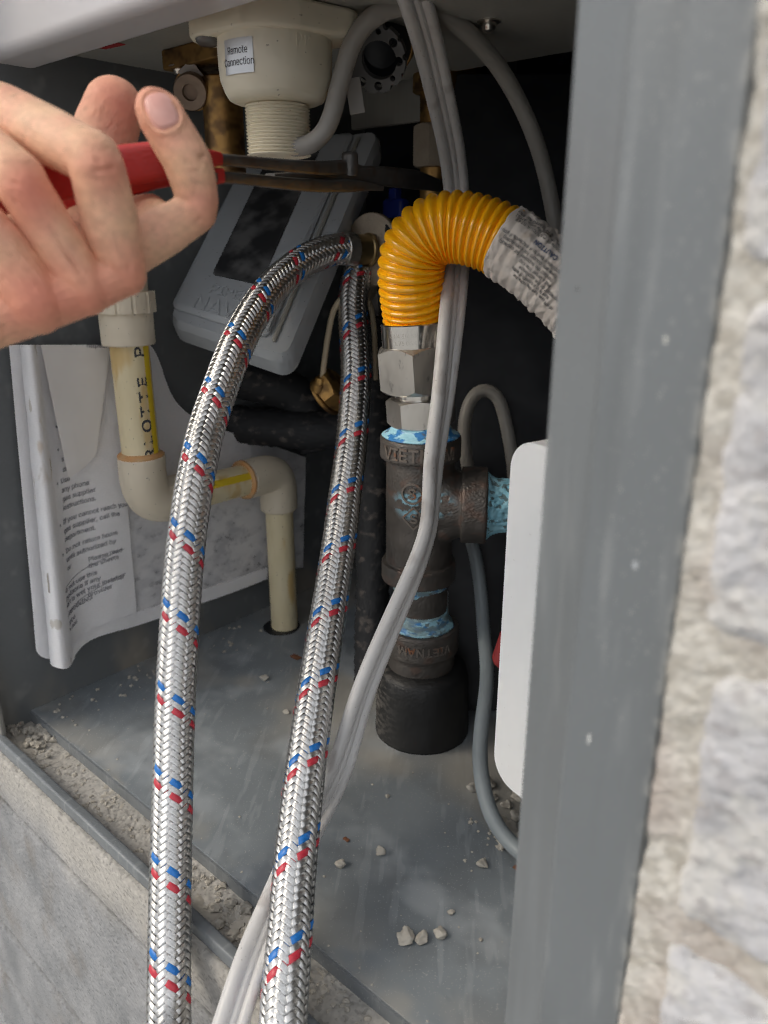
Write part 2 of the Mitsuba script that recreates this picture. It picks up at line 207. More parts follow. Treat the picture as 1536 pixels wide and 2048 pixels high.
# ------------------------------------------------------------------ geometry helpers
cat = trimesh.util.concatenate
def tri(v, f): return trimesh.Trimesh(np.asarray(v, float), np.asarray(f, int), process=False)
def from_man(m):
    q = m.to_mesh(); return trimesh.Trimesh(np.array(q.vert_properties[:, :3]), np.array(q.tri_verts), process=False)
def to_man(t):
    t = t.copy(); t.merge_vertices()
    return m3.Manifold(m3.Mesh(np.asarray(t.vertices, np.float32), np.asarray(t.faces, np.uint32)))
def ball(c, r, seg=16): return m3.Manifold.sphere(float(r), seg).translate([float(x) for x in c])
def hull(ms): return m3.Manifold.batch_hull(list(ms))
def spline(pts, n=None, step=None):
    p = np.asarray(pts, float)
    t = np.concatenate([[0], np.cumsum(np.sqrt(np.linalg.norm(np.diff(p[:, :3], axis=0), axis=1)))])
    cs = CubicSpline(t, p, bc_type='natural')
    q = cs(np.linspace(0, t[-1], 2000)); L = np.concatenate([[0], np.cumsum(np.linalg.norm(np.diff(q[:, :3], axis=0), axis=1))])
    if n is None: n = int(L[-1] / step) + 2
    s = np.linspace(0, L[-1], n)
    return np.stack([np.interp(s, L, q[:, k]) for k in range(p.shape[1])], 1), s
def frames(C, ref=None):
    t = np.gradient(C, axis=0); t /= np.linalg.norm(t, axis=1, keepdims=True)
    n = np.zeros_like(C)
    r = V(0.31, 0.2, 0.93) if ref is None else np.asarray(ref, float)
    v = r - t[0] * (r @ t[0]); n[0] = unit(v)
    for i in range(1, len(C)):
        v = n[i - 1] - t[i] * (n[i - 1] @ t[i]); n[i] = unit(v)
    return t, n, np.cross(t, n)
def grid_faces(a, b, wrap):
    i, j = np.meshgrid(np.arange(a - 1), np.arange(b if wrap else b - 1), indexing='ij')
    k = (j + 1) % b
    q = np.stack([i * b + j, i * b + k, (i + 1) * b + k, (i + 1) * b + j], -1).reshape(-1, 4)
    return np.vstack([q[:, [0, 1, 2]], q[:, [0, 2, 3]]])
def tube(C, r, sides=20, caps=True, ref=None):
    C = np.asarray(C, float); t, n, b = frames(C, ref); r = np.broadcast_to(r, (len(C),))
    a = np.arange(sides) * 2 * np.pi / sides
    v = C[:, None] + r[:, None, None] * (np.cos(a)[None, :, None] * n[:, None] + np.sin(a)[None, :, None] * b[:, None])
    v = v.reshape(-1, 3); f = grid_faces(len(C), sides, True)
    if caps:
        m = len(v); v = np.vstack([v, C[:1], C[-1:]]); k = np.arange(sides); k2 = (k + 1) % sides; o = (len(C) - 1) * sides
        f = np.vstack([f, np.stack([k2, k, k * 0 + m], 1), np.stack([o + k, o + k2, k * 0 + m + 1], 1)])
    return tri(v, f)
def basis(d):
    d = unit(d); a = unit(np.cross(d, V(0, 0, 1) if abs(d[2]) < 0.9 else V(1, 0, 0))); return a, np.cross(d, a), d
def lathe(prof, o, d, sides=48):
    """prof: (r, h) pairs along axis d from o, closed at its ends"""
    a, b, d = basis(d); o = np.asarray(o, float); prof = [(max(r, 1e-5), h) for r, h in prof]
    ang = np.arange(sides) * 2 * np.pi / sides
    v = np.array([[o + d * h + r * (math.cos(x) * a + math.sin(x) * b) for x in ang] for r, h in prof]).reshape(-1, 3)
    f = grid_faces(len(prof), sides, True)
    m = len(v); v = np.vstack([v, [o + d * prof[0][1]], [o + d * prof[-1][1]]]); k = np.arange(sides); k2 = (k + 1) % sides; e = (len(prof) - 1) * sides
    f = np.vstack([f, np.stack([k2, k, k * 0 + m], 1), np.stack([e + k, e + k2, k * 0 + m + 1], 1)])
    t = tri(v, f)
    if t.volume < 0: t.invert()
    return t
def cyl_prof(r, h0, h1, c=0.0008): return [(r - c, h0), (r, h0 + c), (r, h1 - c), (r - c, h1)]
def hexnut(af, h0, h1, o, d, rot=0.0, ch=0.0016):
    R = af / math.cos(math.pi / 6); a, b, d = basis(d)
    pr = m3.Manifold.cylinder(h1 - h0, R, R, 6).rotate([0, 0, math.degrees(rot)])
    cone = m3.Manifold.revolve(m3.CrossSection([[[0, 0], [af - 0.0003, 0], [R, ch], [R, h1 - h0 - ch], [af - 0.0003, h1 - h0], [0, h1 - h0]]]), 48)
    t = from_man(pr ^ cone); t.vertices = np.asarray(o) + t.vertices[:, :1] * a + t.vertices[:, 1:2] * b + (t.vertices[:, 2:3] + h0) * d
    return t
def rbox(sx, sy, sz, r=0.002, seg=8):
    return from_man(hull([ball((x * (sx / 2 - r), y * (sy / 2 - r), z * (sz / 2 - r)), r, seg) for x in (-1, 1) for y in (-1, 1) for z in (-1, 1)]))
def abox(x0, x1, y0, y1, z0, z1, r=0.0):
    if r <= 0:
        t = trimesh.creation.box(extents=[x1 - x0, y1 - y0, z1 - z0])
    else: t = rbox(x1 - x0, y1 - y0, z1 - z0, r)
    t.apply_translation([(x0 + x1) / 2, (y0 + y1) / 2, (z0 + z1) / 2]); return t
def place(t, o, x, y, z):
    t = t.copy(); t.vertices = np.asarray(o) + t.vertices[:, :1] * np.asarray(x) + t.vertices[:, 1:2] * np.asarray(y) + t.vertices[:, 2:3] * np.asarray(z); return t
def refine(t, L):
    return from_man(to_man(t).refine_to_length(L))
def rough(t, amp, freq, seed=0, L=None):
    if L: t = refine(t, L)
    t = t.copy(); n = t.vertex_normals; t.vertices = t.vertices + n * ((meshkit.fbm(t.vertices * freq + seed * 7.3, 4, seed) - 0.5) * 2 * amp)[:, None]; return t
def text(s, h, depth=0.0003, bold=False, center=True):
    t = meshkit.text_mesh(s, h, depth, bold)
    if center: t.apply_translation([-(t.bounds[0][0] + t.bounds[1][0]) / 2, -h / 2, 0])
    return t
def narrow(t, k): t = t.copy(); t.vertices = t.vertices * [k, 1, 1]; return t
def bend_text(t, o, d, R, ref, h, flip=False):
    """wraps the flat lettering (x along the rim, y along the axis d) round an axis; ref: the direction the text's middle faces"""
    d = unit(d); ref = unit(ref - d * (ref @ d)); side = np.cross(d, ref)
    v = t.vertices.copy()
    if flip: v[:, :2] *= -1
    a = v[:, 0] / R; r = R + v[:, 2]
    t = t.copy(); t.vertices = np.asarray(o) + (np.cos(a) * r)[:, None] * ref + (np.sin(a) * r)[:, None] * side + (v[:, 1] + h)[:, None] * d
    return t
def sheet(A, B, n=40, m=30, th=0.0003, wob=0.0, seed=0):
    """thin sheet ruled between two curves A (top) and B (bottom); returns mesh and a function (u, v) -> (point, normal)"""
    a, _ = spline(A, n); b, _ = spline(B, n)
    w = np.linspace(0, 1, m)[None, :, None]
    p = a[:, None] * (1 - w) + b[:, None] * w
    du = np.gradient(p, axis=0); dv = np.gradient(p, axis=1); nn = np.cross(du, dv); nn /= np.linalg.norm(nn, axis=2, keepdims=True)
    toc = CAMO - p; s = np.sign((nn * toc).sum()); nn = nn * s
    if wob: p = p + nn * ((meshkit.fbm(p * 35 + seed, 3, seed) - 0.5) * 2 * wob)[..., None]
    f = grid_faces(n, m, False); v1 = p.reshape(-1, 3); v2 = (p - nn * th).reshape(-1, 3); N = len(v1)
    if s < 0: f = f[:, ::-1]
    edge = [(i, i + m) for i in range(0, (n - 1) * m, m)] + [(i + m, i) for i in range(m - 1, (n - 1) * m, m)] + [(j + 1, j) for j in range(m - 1)] + [((n - 1) * m + j, (n - 1) * m + j + 1) for j in range(m - 1)]
    side = [t for i, j in edge for t in ((i, j, j + N), (i, j + N, i + N))]
    if s > 0: side = [t[::-1] for t in side]
    mesh = tri(np.vstack([v1, v2]), np.vstack([f, f[:, ::-1] + N, side]))
    def at(u, v):
        x, y = np.clip(u, 0, 1) * (n - 1), np.clip(v, 0, 1) * (m - 1); i, j = np.minimum(x.astype(int), n - 2), np.minimum(y.astype(int), m - 2)
        fx, fy = (x - i)[:, None], (y - j)[:, None]
        g = lambda q: (q[i, j] * (1 - fx) + q[i + 1, j] * fx) * (1 - fy) + (q[i, j + 1] * (1 - fx) + q[i + 1, j + 1] * fx) * fy
        return g(p), g(nn)
    size = (np.linalg.norm(np.diff(p[:, m // 2], axis=0), axis=1).sum(), np.linalg.norm(np.diff(p[n // 2], axis=0), axis=1).sum())
    return mesh, at, size
def print_on(at, size, s, u, v, h, bold=False, lift=0.0002):
    t = meshkit.text_mesh(s, h, 0.0001, True)
    q, nn = at(u + t.vertices[:, 0] / size[0], v - t.vertices[:, 1] / size[1])
    t = t.copy(); t.vertices = q + nn * (lift + t.vertices[:, 2:3]); return t

# ================================================================== SETTING
g = tri([[-30, -30, -0.72], [30, -30, -0.72], [30, 30, -0.72], [-30, 30, -0.72]], [[0, 1, 2], [0, 2, 3]])
scene['ground'] = mikit.ply(g, 'm_ground'); labels['ground'] = {'label': 'grey paved ground in front of the wall', 'category': 'ground', 'kind': 'structure'}

XL, XR, YF, YB, ZT = -0.555, -0.068, 0.206, 0.60, 1.25      # recess box: inside faces
rb = thing('recess_box', 'dark grey painted metal recess box set in the wall', 'metal box')
part(rb, 'floor_panel', abox(XL, XR, YF, YB, -0.006, 0, 0), 'm_floor', False, 'dusty grey floor panel strewn with mortar crumbs')
part(rb, 'floor_edge', cat([abox(XL, XR, YF - 0.0015, YF + 0.0005, -0.014, -0.0006), abox(XL, XR, 0.1795, YF, -0.020, -0.013)]), 'm_frame', False)
part(rb, 'left_panel', abox(XL - 0.003, XL, 0.178, YB, -0.012, ZT), 'm_box', False)
part(rb, 'left_lip', abox(XL, XL + 0.016, 0.176, 0.180, -0.012, ZT, 0.0012), 'm_box', 30)
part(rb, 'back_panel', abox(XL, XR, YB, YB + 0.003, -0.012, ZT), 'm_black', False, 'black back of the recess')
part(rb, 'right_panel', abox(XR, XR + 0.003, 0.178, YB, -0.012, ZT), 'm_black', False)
part(rb, 'top_panel', abox(XL, XR, 0.178, YB, ZT, ZT + 0.003), 'm_box', False)
def zprism(poly, z0, z1):
    import shapely
    t = trimesh.creation.extrude_polygon(shapely.Polygon(poly), z1 - z0, engine='earcut'); t.apply_translation([0, 0, z0]); return t
part(rb, 'jamb', zprism([(-0.1036, 0.1862), (-0.1030, 0.1842), (-0.0862, 0.1760), (-0.0850, 0.1745), (-0.0842, 0.1727), (-0.0825, 0.1716), (-0.0585, 0.1716), (-0.0570, 0.1735), (-0.057, 0.176), (-0.080, 0.178), (-0.099, 0.1870), (-0.099, 0.205), (-0.1018, 0.205)], -0.055, ZT), 'm_frame', 35, 'wide grey front jamb with scuffed paint, right of the opening')
part(rb, 'left_jamb', zprism([(-0.555, 0.1757), (-0.557, 0.1722), (-0.597, 0.1716), (-0.597, 0.177), (-0.555, 0.179)], -0.055, ZT), 'm_frame', 35)
bead, _ = spline([(-0.60, 0.176, -0.001), (-0.42, 0.1758, -0.0006), (-0.25, 0.176, -0.0012), (-0.09, 0.1757, -0.0008)], 30)
bm = abox(-0.60, -0.0985, 0.1712, 0.1785, -0.0105, -0.0004, 0.0020)
part(rb, 'sill_bead', rough(bm, 0.0006, 60, 3, 0.005), 'm_frame', 40)

# ---- brick wall (right and left of the box)
bw = thing('brick_wall', 'weathered pale grey brick wall beside the metal jamb', 'wall')
def brick(x0, x1, z0, z1, seed, fine):
    b = abox(x0, x1, 0.1648, 0.255, z0, z1, 0.0045)
    if fine:
        b = refine(b, 0.0018); v = b.vertices; n = b.vertex_normals
        d = (meshkit.fbm(v * 45 + seed * 3.1, 2, seed) - 0.5) * 0.0022 + (meshkit.fbm(v * 130 + seed * 2.1, 3, seed + 9) - 0.5) * 0.0030 + (meshkit.fbm(v * 230 + seed, 3, seed + 50) - 0.5) * 0.0028
        b.vertices = v + n * d[:, None]
    else:
        b = rough(b, 0.0018, 40, seed, 0.02)
    return b
rows = [(-0.70 + 0.0815 * k, -0.70 + 0.0815 * k + 0.0735) for k in range(23)]
zs = 0.265 - rows[11][0]
for k, (z0, z1) in enumerate(rows):
    z0, z1 = z0 + zs, z1 + zs; fine = 0.05 < z0 < 0.47
    if z1 < -0.71: continue
    sh = 0.085 if k % 2 else 0.0
    j = float(rng.uniform(-0.001, 0.001)) + 0.0025 - 0.0075 * min(1, max(0, (z0 - 0.185) / 0.13))
    part(bw, 'brick', brick(-0.0485 + j, 0.135 - sh, z0, z1, k, fine), 'm_brick', True if fine else 30)
    part(bw, 'brick', brick(0.146 - sh, 0.335 - sh, z0, z1, 100 + k, False), 'm_brick')
    if z0 > 0: part(bw, 'brick', brick(-0.79, -0.603, z0, z1, 200 + k, False), 'm_brick')
mo = abox(-0.0595, 0.36, 0.1735, 0.25, -0.70, ZT)
mo = refine(to_man(mo).trim_by_plane([0, 0, 1], 0.03).trim_by_plane([0, 0, -1], -0.5) and abox(-0.0562, 0.02, 0.1671, 0.25, 0.03, 0.50, 0.0), 0.0017)
sel = mo.vertices[:, 1] < 0.1676
mo.vertices[:, 1] += np.where(sel, 0.0006 - 0.0020 * (meshkit.fbm(mo.vertices * 60, 2, 5) - 0.38) * 2 - 0.0022 * (meshkit.fbm(mo.vertices * 340, 3, 9) - 0.5), 0)
mo.vertices[:, 0] += np.where(mo.vertices[:, 0] < -0.0555, 0.0035 * (meshkit.fbm(mo.vertices * 75, 4, 8) - 0.45), 0)
part(bw, 'mortar', cat([mo, abox(-0.057, 0.34, 0.1705, 0.25, -0.71, 0.029), abox(-0.057, 0.34, 0.1705, 0.25, 0.501, ZT), abox(0.0205, 0.34, 0.1705, 0.25, 0.0295, 0.5005), abox(-0.80, -0.598, 0.1705, 0.25, 0.0, ZT)]), 'm_mortar', 40)
lw = thing('sill_wall', 'grey streaked masonry wall under the box opening', 'wall')
def course(z0, z1, y, sl, seed):
    t = refine(abox(-1.2, -0.058, y, 0.26, z0, z1, 0.004), 0.012); v = t.vertices
    f = v[:, 1] < y + 0.006
    v[:, 1] += np.where(f, sl * (z1 - v[:, 2]) + 0.002 * (meshkit.fbm(v * 22 + seed, 4, seed) - 0.5), 0); t.vertices = v; return t
part(lw, 'bed_strip', rough(abox(-1.2, -0.058, 0.1668, 0.26, -0.053, -0.0095, 0.003), 0.0009, 90, 4, 0.006), 'm_conc', True)
zc = [-0.0535, -0.222, -0.300, -0.378, -0.456, -0.534, -0.612, -0.69]
for k in range(len(zc) - 1):
    part(lw, 'course', course(zc[k + 1] + 0.0025, zc[k] - 0.0025, 0.1665 - 0.0006 * k, 0.0, k), 'm_conc', True)
part(lw, 'joint', abox(-1.2, -0.058, 0.171, 0.26, -0.71, -0.054), 'm_mortar', False)

# ================================================================== WATER HEATER
wh = thing('water_heater', 'pale wall-mounted water heater seen from below in the metal box', 'water heater')
ZU = 0.464
cov = from_man(hull([ball((x, y, z), 0.007, 16) for x in (-0.527, -0.105) for y, z in ((0.243, 0.459), (0.243, 1.19), (0.262, 0.459), (0.262, 1.19))]))
part(wh, 'cover', cov, 'm_cover', 40)
up = to_man(abox(-0.532, -0.098, 0.2565, 0.50, ZU, 0.50, 0.002))
slot = from_man(hull([m3.Manifold.cylinder(0.02, 0.006, 0.006, 20).translate([x, y, ZU - 0.01]) for x, y in ((-0.4431,0.2816,0.464)[:2], (-0.4148,0.2841,0.464)[:2])]))
up = up - to_man(slot)
part(wh, 'bottom_plate', from_man(up), 'm_under', 30)
part(wh, 'slot_liner', abox(-0.50, -0.33, 0.2575, 0.33, ZU + 0.0062, ZU + 0.009), 'm_black', False)
part(wh, 'body', abox(-0.530, -0.100, 0.2705, 0.50, 0.501, 1.18), 'm_cover', False)
part(wh, 'warning_label', place(rbox(0.020, 0.009, 0.0006, 0.0002), V(*(-0.4857,0.2936,0.4636)), unit(V(1, 0.1, 0)), unit(V(-0.1, 1, 0)), UPZ), 'm_redlabel', 30)
def screw(o, r=0.0042):
    t = lathe([(r * 1.6, 0), (r * 1.6, -0.0008), (r, -0.001), (r, -0.003), (r * 0.8, -0.0048), (r * 0.35, -0.0056), (0.0001, -0.0048)], o, -UPZ * -1, 20)
    return t
for q in ((-0.4798,0.2734,0.464), (-0.3814,0.2708,0.464), (-0.3357,0.3514,0.464), (-0.28,0.4034,0.464)):
    part(wh, 'screw', screw(q), 'm_screw', 30)
# outlet with the printed sticker
OA = V(*(-0.3549,0.3132,0.4346)); OA[2] = 0
cone = [(0.0008, 0.3945), (0.0150, 0.3940), (0.0172, 0.3945)]
thr = []
for i in range(15):
    z = 0.395 + i * 0.00172; thr += [(0.0177, z), (0.0162, z + 0.0008)]
body = [(0.0222, 0.4205), (0.0255, 0.4218), (0.0276, 0.4250), (0.0298, 0.4310), (0.0303, 0.4380), (0.0306, 0.4608)]
do = part(wh, 'drain_outlet', lathe(cone + thr + [(0.0180, 0.4202)] + body, OA, UPZ, 72), 'm_cream', 40)
fl = from_man(hull([ball((OA[0] + dx + r * math.cos(a), OA[1] + dy + r * math.sin(a), z), 0.0022, 8) for r, dx, dy in ((0.031, 0, 0), (0.0115, -0.0235, -0.0205), (0.0115, 0.0235, 0.0205)) for a in np.arange(20) * math.pi / 10 for z in (ZU - 0.0118, ZU - 0.0024)]))
part(do, 'flange', fl, 'm_cream', 30)
part(do, 'flange_screw', lathe([(0.0064, 0.0002), (0.0062, -0.0012), (0.0045, -0.0028), (0.0002, -0.0035)], V(OA[0] - 0.0215, OA[1] - 0.0275, ZU - 0.0141), UPZ, 24), 'm_tool', 40)
toc = unit(V(CAMO[0] - OA[0], CAMO[1] - OA[1], 0)); sider = np.cross(UPZ, toc)
sref = unit(toc - 0.80 * sider)
stk = rbox(0.0190, 0.0160, 0.0004, 0.00015, 6); stk = refine(stk, 0.0012)
part(do, 'sticker', bend_text(stk, OA, UPZ, 0.03055, sref, 0.4385), 'm_sticker', 30, 'small silver sticker printed with two words')
part(do, 'sticker_lettering', cat([bend_text(narrow(text('Remote', 0.0034, 0.00012), 0.8), OA, UPZ, 0.03084, sref, 0.4412), bend_text(narrow(text('Connection', 0.0034, 0.00012), 0.8), OA, UPZ, 0.03084, sref, 0.4360)]), 'm_ink', False)
part(do, 'embossed_letters', bend_text(text('PP', 0.0055, 0.0005), OA, UPZ, 0.0305, unit(toc + 0.55 * sider), 0.446), 'm_cream', False)
# small brass valve at the left
bv = V(*(-0.4437,0.3206,0.4366)); dv = unit(V(0.66, -0.70, -0.28))
br = part(wh, 'brass_bracket', cat([abox(bv[0] - 0.030, bv[0] + 0.034, bv[1] + 0.002, bv[1] + 0.036, ZU - 0.0115, ZU - 0.0002, 0.001), lathe(cyl_prof(0.0125, 0, 0.055), bv + V(0.006, 0.020, -0.045), UPZ, 32)]), 'm_brass', 30)
part(br, 'hex_plug', cat([lathe([(0.0045, -0.0035), (0.0048, 0.0), (0.0098, 0.0005), (0.0106, -0.0012), (0.0106, -0.010), (0.0090, -0.0105), (0.0090, -0.022)], bv, dv, 36)]), 'm_plug', 35)
part(br, 'plug_collar', lathe([(0.0118, -0.012), (0.0122, -0.013), (0.0122, -0.018), (0.0118, -0.019)], bv, dv, 36), 'm_brass', 30)
part(br, 'clip', place(rbox(0.013, 0.013, 0.0016, 0.0004), bv + V(-0.005, 0.006, 0.011), unit(V(1, 0.2, 0.5)), unit(np.cross(dv, V(1, 0.2, 0.5))), dv), 'm_tag', 30)
part(br, 'bracket_screw', screw(bv + V(-0.020, 0.008, 0.018)), 'm_screw', 30)
# black spoked ring knob
rk = V(*(-0.3297,0.3659,0.4481)); KR = 0.80; rd = unit(CAMO - rk + V(-0.16, 0.02, -0.12)); ra, rbb, _ = basis(rd)
ring = m3.Manifold.cylinder(0.006, 0.0225, 0.0225, 56) - m3.Manifold.cylinder(0.02, 0.0125, 0.0125, 40).translate([-0.0035, 0.001, -0.005])
for k in range(12):
    a = 2 * math.pi * k / 12; rr = 0.0014 if k % 2 else 0.0022
    ring = ring - m3.Manifold.cylinder(0.02, rr, rr, 16).translate([0.0225 * math.cos(a), 0.0225 * math.sin(a), -0.005])
for k in range(9):
    a = 2 * math.pi * (k + 0.3) / 9; rr = 0.0030 if k % 3 else 0.0020; ring = ring - m3.Manifold.cylinder(0.02, rr, rr, 16).translate([0.0176 * math.cos(a), 0.0176 * math.sin(a), -0.005])
kn = part(wh, 'ring_knob', place(from_man(ring.scale([KR, KR, KR])), rk, ra, rbb, rd), 'm_ring', 30)
part(kn, 'drum', lathe([(0.0060, -0.012), (0.0100, -0.010), (0.0150, -0.0004), (0.0162, -0.004), (0.0162, -0.024), (0.014, -0.025)], rk, rd, 48), 'm_black', 30)
part(kn, 'brass_seat', lathe([(0.0170, -0.019), (0.0176, -0.020), (0.0176, -0.028), (0.016, -0.029)], rk, rd, 40), 'm_brass', 30)
part(kn, 'tag', place(rough(rbox(0.0085, 0.018, 0.0008, 0.0003), 0.0002, 60), V(*(-0.3321,0.3509,0.4266)), unit(V(0.75, 0.66, 0.15)), unit(V(-0.12, -0.1, 1)), unit(V(0.6, -0.75, 0.1))), 'm_tag', 30)
# gas inlet of the heater
gi = V(*(-0.3898,0.4993,0.4143)); gi0 = gi.copy()
gn = part(wh, 'gas_inlet', hexnut(0.0150, -0.012, 0.017, gi, UPZ, 0.35), 'm_dull_brass', 30)
part(gn, 'stub', lathe([(0.0115, -0.045), (0.0118, -0.044), (0.0118, -0.0125), (0.010, -0.012)], gi, UPZ, 32), 'm_brass', 30)
part(gn, 'riser', cat([lathe([(0.0125, 0.0175), (0.0125, 0.058)], gi, UPZ, 32), lathe(cyl_prof(0.018, 0.038, 0.050), gi, UPZ, 32)]), 'm_brass', 30)

sp2 = V(*(-0.4352,0.6001,0.4582))
part(wh, 'supply_pipe', cat([lathe([(0.0125, -0.10), (0.0125, 0.07)], sp2, UPZ, 32), lathe(cyl_prof(0.019, -0.006, 0.016), sp2, UPZ, 32)]), 'm_brass', 30)
q_ = V(*(-0.4496,0.5277,0.4517))
part(wh, 'rear_bracket', abox(q_[0] - 0.055, q_[0] + 0.05, q_[1], q_[1] + 0.004, q_[2] - 0.012, q_[2] + 0.02, 0.001), 'm_under', 30)
C, _ = spline([(-0.4,0.5993,0.5106),(-0.3969,0.6069,0.4608),(-0.4035,0.6063,0.4117),(-0.3988,0.6122,0.3552),(-0.3778,0.6112,0.2833)], 40)
part(wh, 'black_tube', tube(C, 0.011, 20), 'm_ring', True)
# ================================================================== BRAIDED HOSES
def braid(pts, R, pitch, name, label, sgn, phase, col):
    t = thing(name, label, 'hose', 'braided steel hoses')
    C, s = spline(pts, step=0.0018); tt, n, b = frames(C)
    part(t, 'inner_tube', tube(C, R - 0.0011, 20), 'm_core', True)
    L = s[-1]; N = 12
    for h in (1, -1):
        for i in range(N):
            turns = L / pitch; M = int(turns * 84)
            th0 = 2 * np.pi * i / N
            q = np.linspace(0, L, M); kang = h * 2 * np.pi / pitch
            ang = th0 + kang * q
            hgt = 0.00046 * np.clip(1.7 * np.cos(6 * ang + phase), -1, 1) * h + 0.00022 * (meshkit.noise(np.stack([q * 260 + i * 11.3, q * 0 + i + 30 * h, q * 0], 1), 2) - 0.5)
            w = 0.00142 if not (h == sgn and i in col) else 0.00172
            # across the strand: perpendicular on the unrolled surface
            alpha = math.atan2(2 * np.pi * R * h, pitch)
            rows_ = []
            for c, lift in ((-w, -0.00024), (-w * 0.6, 0.00008), (0, 0.00018), (w * 0.6, 0.00008), (w, -0.00024)):
                aa = ang + c * math.cos(alpha) / R + 0.035 * (meshkit.noise(np.stack([q * 90 + i * 5.1, q * 0 + i + 50 * h, q * 0], 1), 4) - 0.5); ss = np.clip(q - c * math.sin(alpha), 0, L)
                k = ss / L * (len(C) - 1); k0 = np.minimum(k.astype(int), len(C) - 2); f = (k - k0)[:, None]
                g_ = lambda X: X[k0] * (1 - f) + X[k0 + 1] * f
                r_ = R - 0.0004 + hgt + lift
                rows_.append(g_(C) + r_[:, None] * (np.cos(aa)[:, None] * g_(n) + np.sin(aa)[:, None] * g_(b)))
            v = np.stack(rows_, 1).reshape(-1, 3)
            uv = np.stack([np.repeat(q / 0.003, 5), np.tile([0, 0.25, 0.5, 0.75, 1.0], M)], 1)
            f = grid_faces(M, 5, False)
            if h < 0: f = f[:, ::-1]
            m = 'm_strand'; lab = None
            if h == sgn and i in col: m = 'm_strand_' + col[i]; lab = col[i] + ' tracer strand spiralling round the hose'
            part(t, 'strand', tri(v, f), m, True, lab, uv=uv)
    return t, C
HF = (-0.4226,0.4586,0.3443)
H1 = [(-0.4269,0.4437,0.3448),(-0.4298,0.4279,0.3438),(-0.4322,0.4096,0.3394),(-0.4322,0.3885,0.3305),(-0.4285,0.3644,0.3176),(-0.4211,0.3407,0.3013),(-0.4099,0.3165,0.283),(-0.3977,0.2924,0.26),(-0.3877,0.2724,0.2378),(-0.3758,0.2533,0.211),(-0.365,0.2364,0.1788),(-0.3524,0.2197,0.1405),(-0.3407,0.205,0.1024),(-0.3219,0.1853,0.0553),(-0.2998,0.1646,0.0147),(-0.2765,0.1446,-0.0204),(-0.2581,0.1293,-0.0485),(-0.2299,0.1062,-0.0904),(-0.1968,0.08,-0.1333)]
h1, C1 = braid(H1, 0.0112, 0.046, 'braided_hose', 'left braided steel hose, arching from the brass fitting and hanging over the sill', -1, 0.6, {0: 'blue', 2: 'red'})
H2 = [(-0.4319,0.4564,0.327),(-0.4238,0.443,0.3073),(-0.4125,0.4318,0.2864),(-0.3963,0.4166,0.2596),(-0.3832,0.4008,0.2375),(-0.3678,0.3804,0.2104),(-0.3526,0.3582,0.1856),(-0.3368,0.3361,0.1631),(-0.3201,0.3118,0.1404),(-0.3055,0.2907,0.122),(-0.2892,0.267,0.1012),(-0.2713,0.2425,0.0816),(-0.2526,0.2179,0.0603),(-0.2361,0.1972,0.0396),(-0.2217,0.1804,0.0248),(-0.2108,0.1675,0.0131),(-0.194,0.1489,-0.0071),(-0.17,0.1227,-0.0386),(-0.1451,0.0958,-0.0764)]
h2, C2 = braid(H2, 0.0112, 0.046, 'braided_hose', 'right braided steel hose, hanging straight down beside the flat grey cable', 1, 0.2, {0: 'blue', 10: 'red'})
part(h1, 'crimp_sleeve', lathe([(0.0108, -0.001), (0.0122, 0.0), (0.0122, 0.0085), (0.0112, 0.009)], np.array(H1[1]) * 0.35 + np.array(H1[0]) * 0.65, np.array(HF) - np.array(H1[0]), 40), 'm_nickel', 30)

# ---- brass tap behind the hose ends
tp = thing('service_valve', 'dull brass service valve with a round disc flange behind the first hose end', 'valve')
dc = V(*(-0.4222,0.4615,0.3436)); dd = unit(np.array(H1[0]) - np.array(HF))
part(tp, 'disc_flange', lathe(cyl_prof(0.0272, -0.004, 0.0, 0.0007), dc, unit(dd + 0.45 * unit(CAMO - dc)), 56), 'm_dull_brass', 30)
part(tp, 'neck', lathe([(0.0118, 0.0003), (0.0125, 0.001), (0.0125, 0.0028), (0.0112, 0.0035), (0.0112, 0.0135), (0.0120, 0.014), (0.0120, 0.0225)], dc, dd, 44), 'm_bright_brass', 30)
part(tp, 'backing_drum', lathe(cyl_prof(0.024, -0.030, -0.0042), dc, dd, 44), 'm_black', 30)
body2 = V(*(-0.4353,0.4644,0.3141))
part(tp, 'body', from_man(hull([ball(body2, 0.0125, 24), ball(body2 + V(0.004, 0.012, 0.030), 0.014, 24)])), 'm_dull_brass', True)
part(tp, 'outlet_cap', cat([hexnut(0.0150, 0.0, 0.013, V(*(-0.4281,0.4174,0.2368)), unit(V(0.72, 0.35, 0.62)), 0.2), lathe(cyl_prof(0.0165, -0.004, -0.0004), V(*(-0.4281,0.4174,0.2368)), unit(V(0.72, 0.35, 0.62)), 40)]), 'm_brass', 30)
kn_ = V(*(-0.4257,0.4073,0.247))
part(tp, 'cap_knob', lathe([(0.0045, -0.008), (0.0058, -0.006), (0.0058, 0.0), (0.0044, 0.002), (0.004, 0.005)], kn_, unit(V(0.2, 0, 1)), 24), 'm_brass', 30)
st, _ = spline([(-0.4254,0.4098,0.2517),(-0.428,0.4168,0.2715),(-0.4299,0.4236,0.2896),(-0.4297,0.4302,0.3033),(-0.4254,0.4414,0.3129),(-0.424,0.4556,0.3104),(-0.4267,0.4678,0.2962),(-0.4226,0.4667,0.2711),(-0.4158,0.4602,0.2444)], 50)
part(tp, 'tether', tube(st, 0.0022, 12), 'm_strap', True)
part(tp, 'side_plate', abox(*sorted(((-0.4622,0.503,0.3024)[0], (-0.4622,0.503,0.3024)[0] + 0.010)), (-0.4622,0.503,0.3024)[1], (-0.4622,0.503,0.3024)[1] + 0.004, 0.18, 0.31, 0.001), 'm_tag', 30)
bvp = V(*(-0.4496,0.522,0.3792))
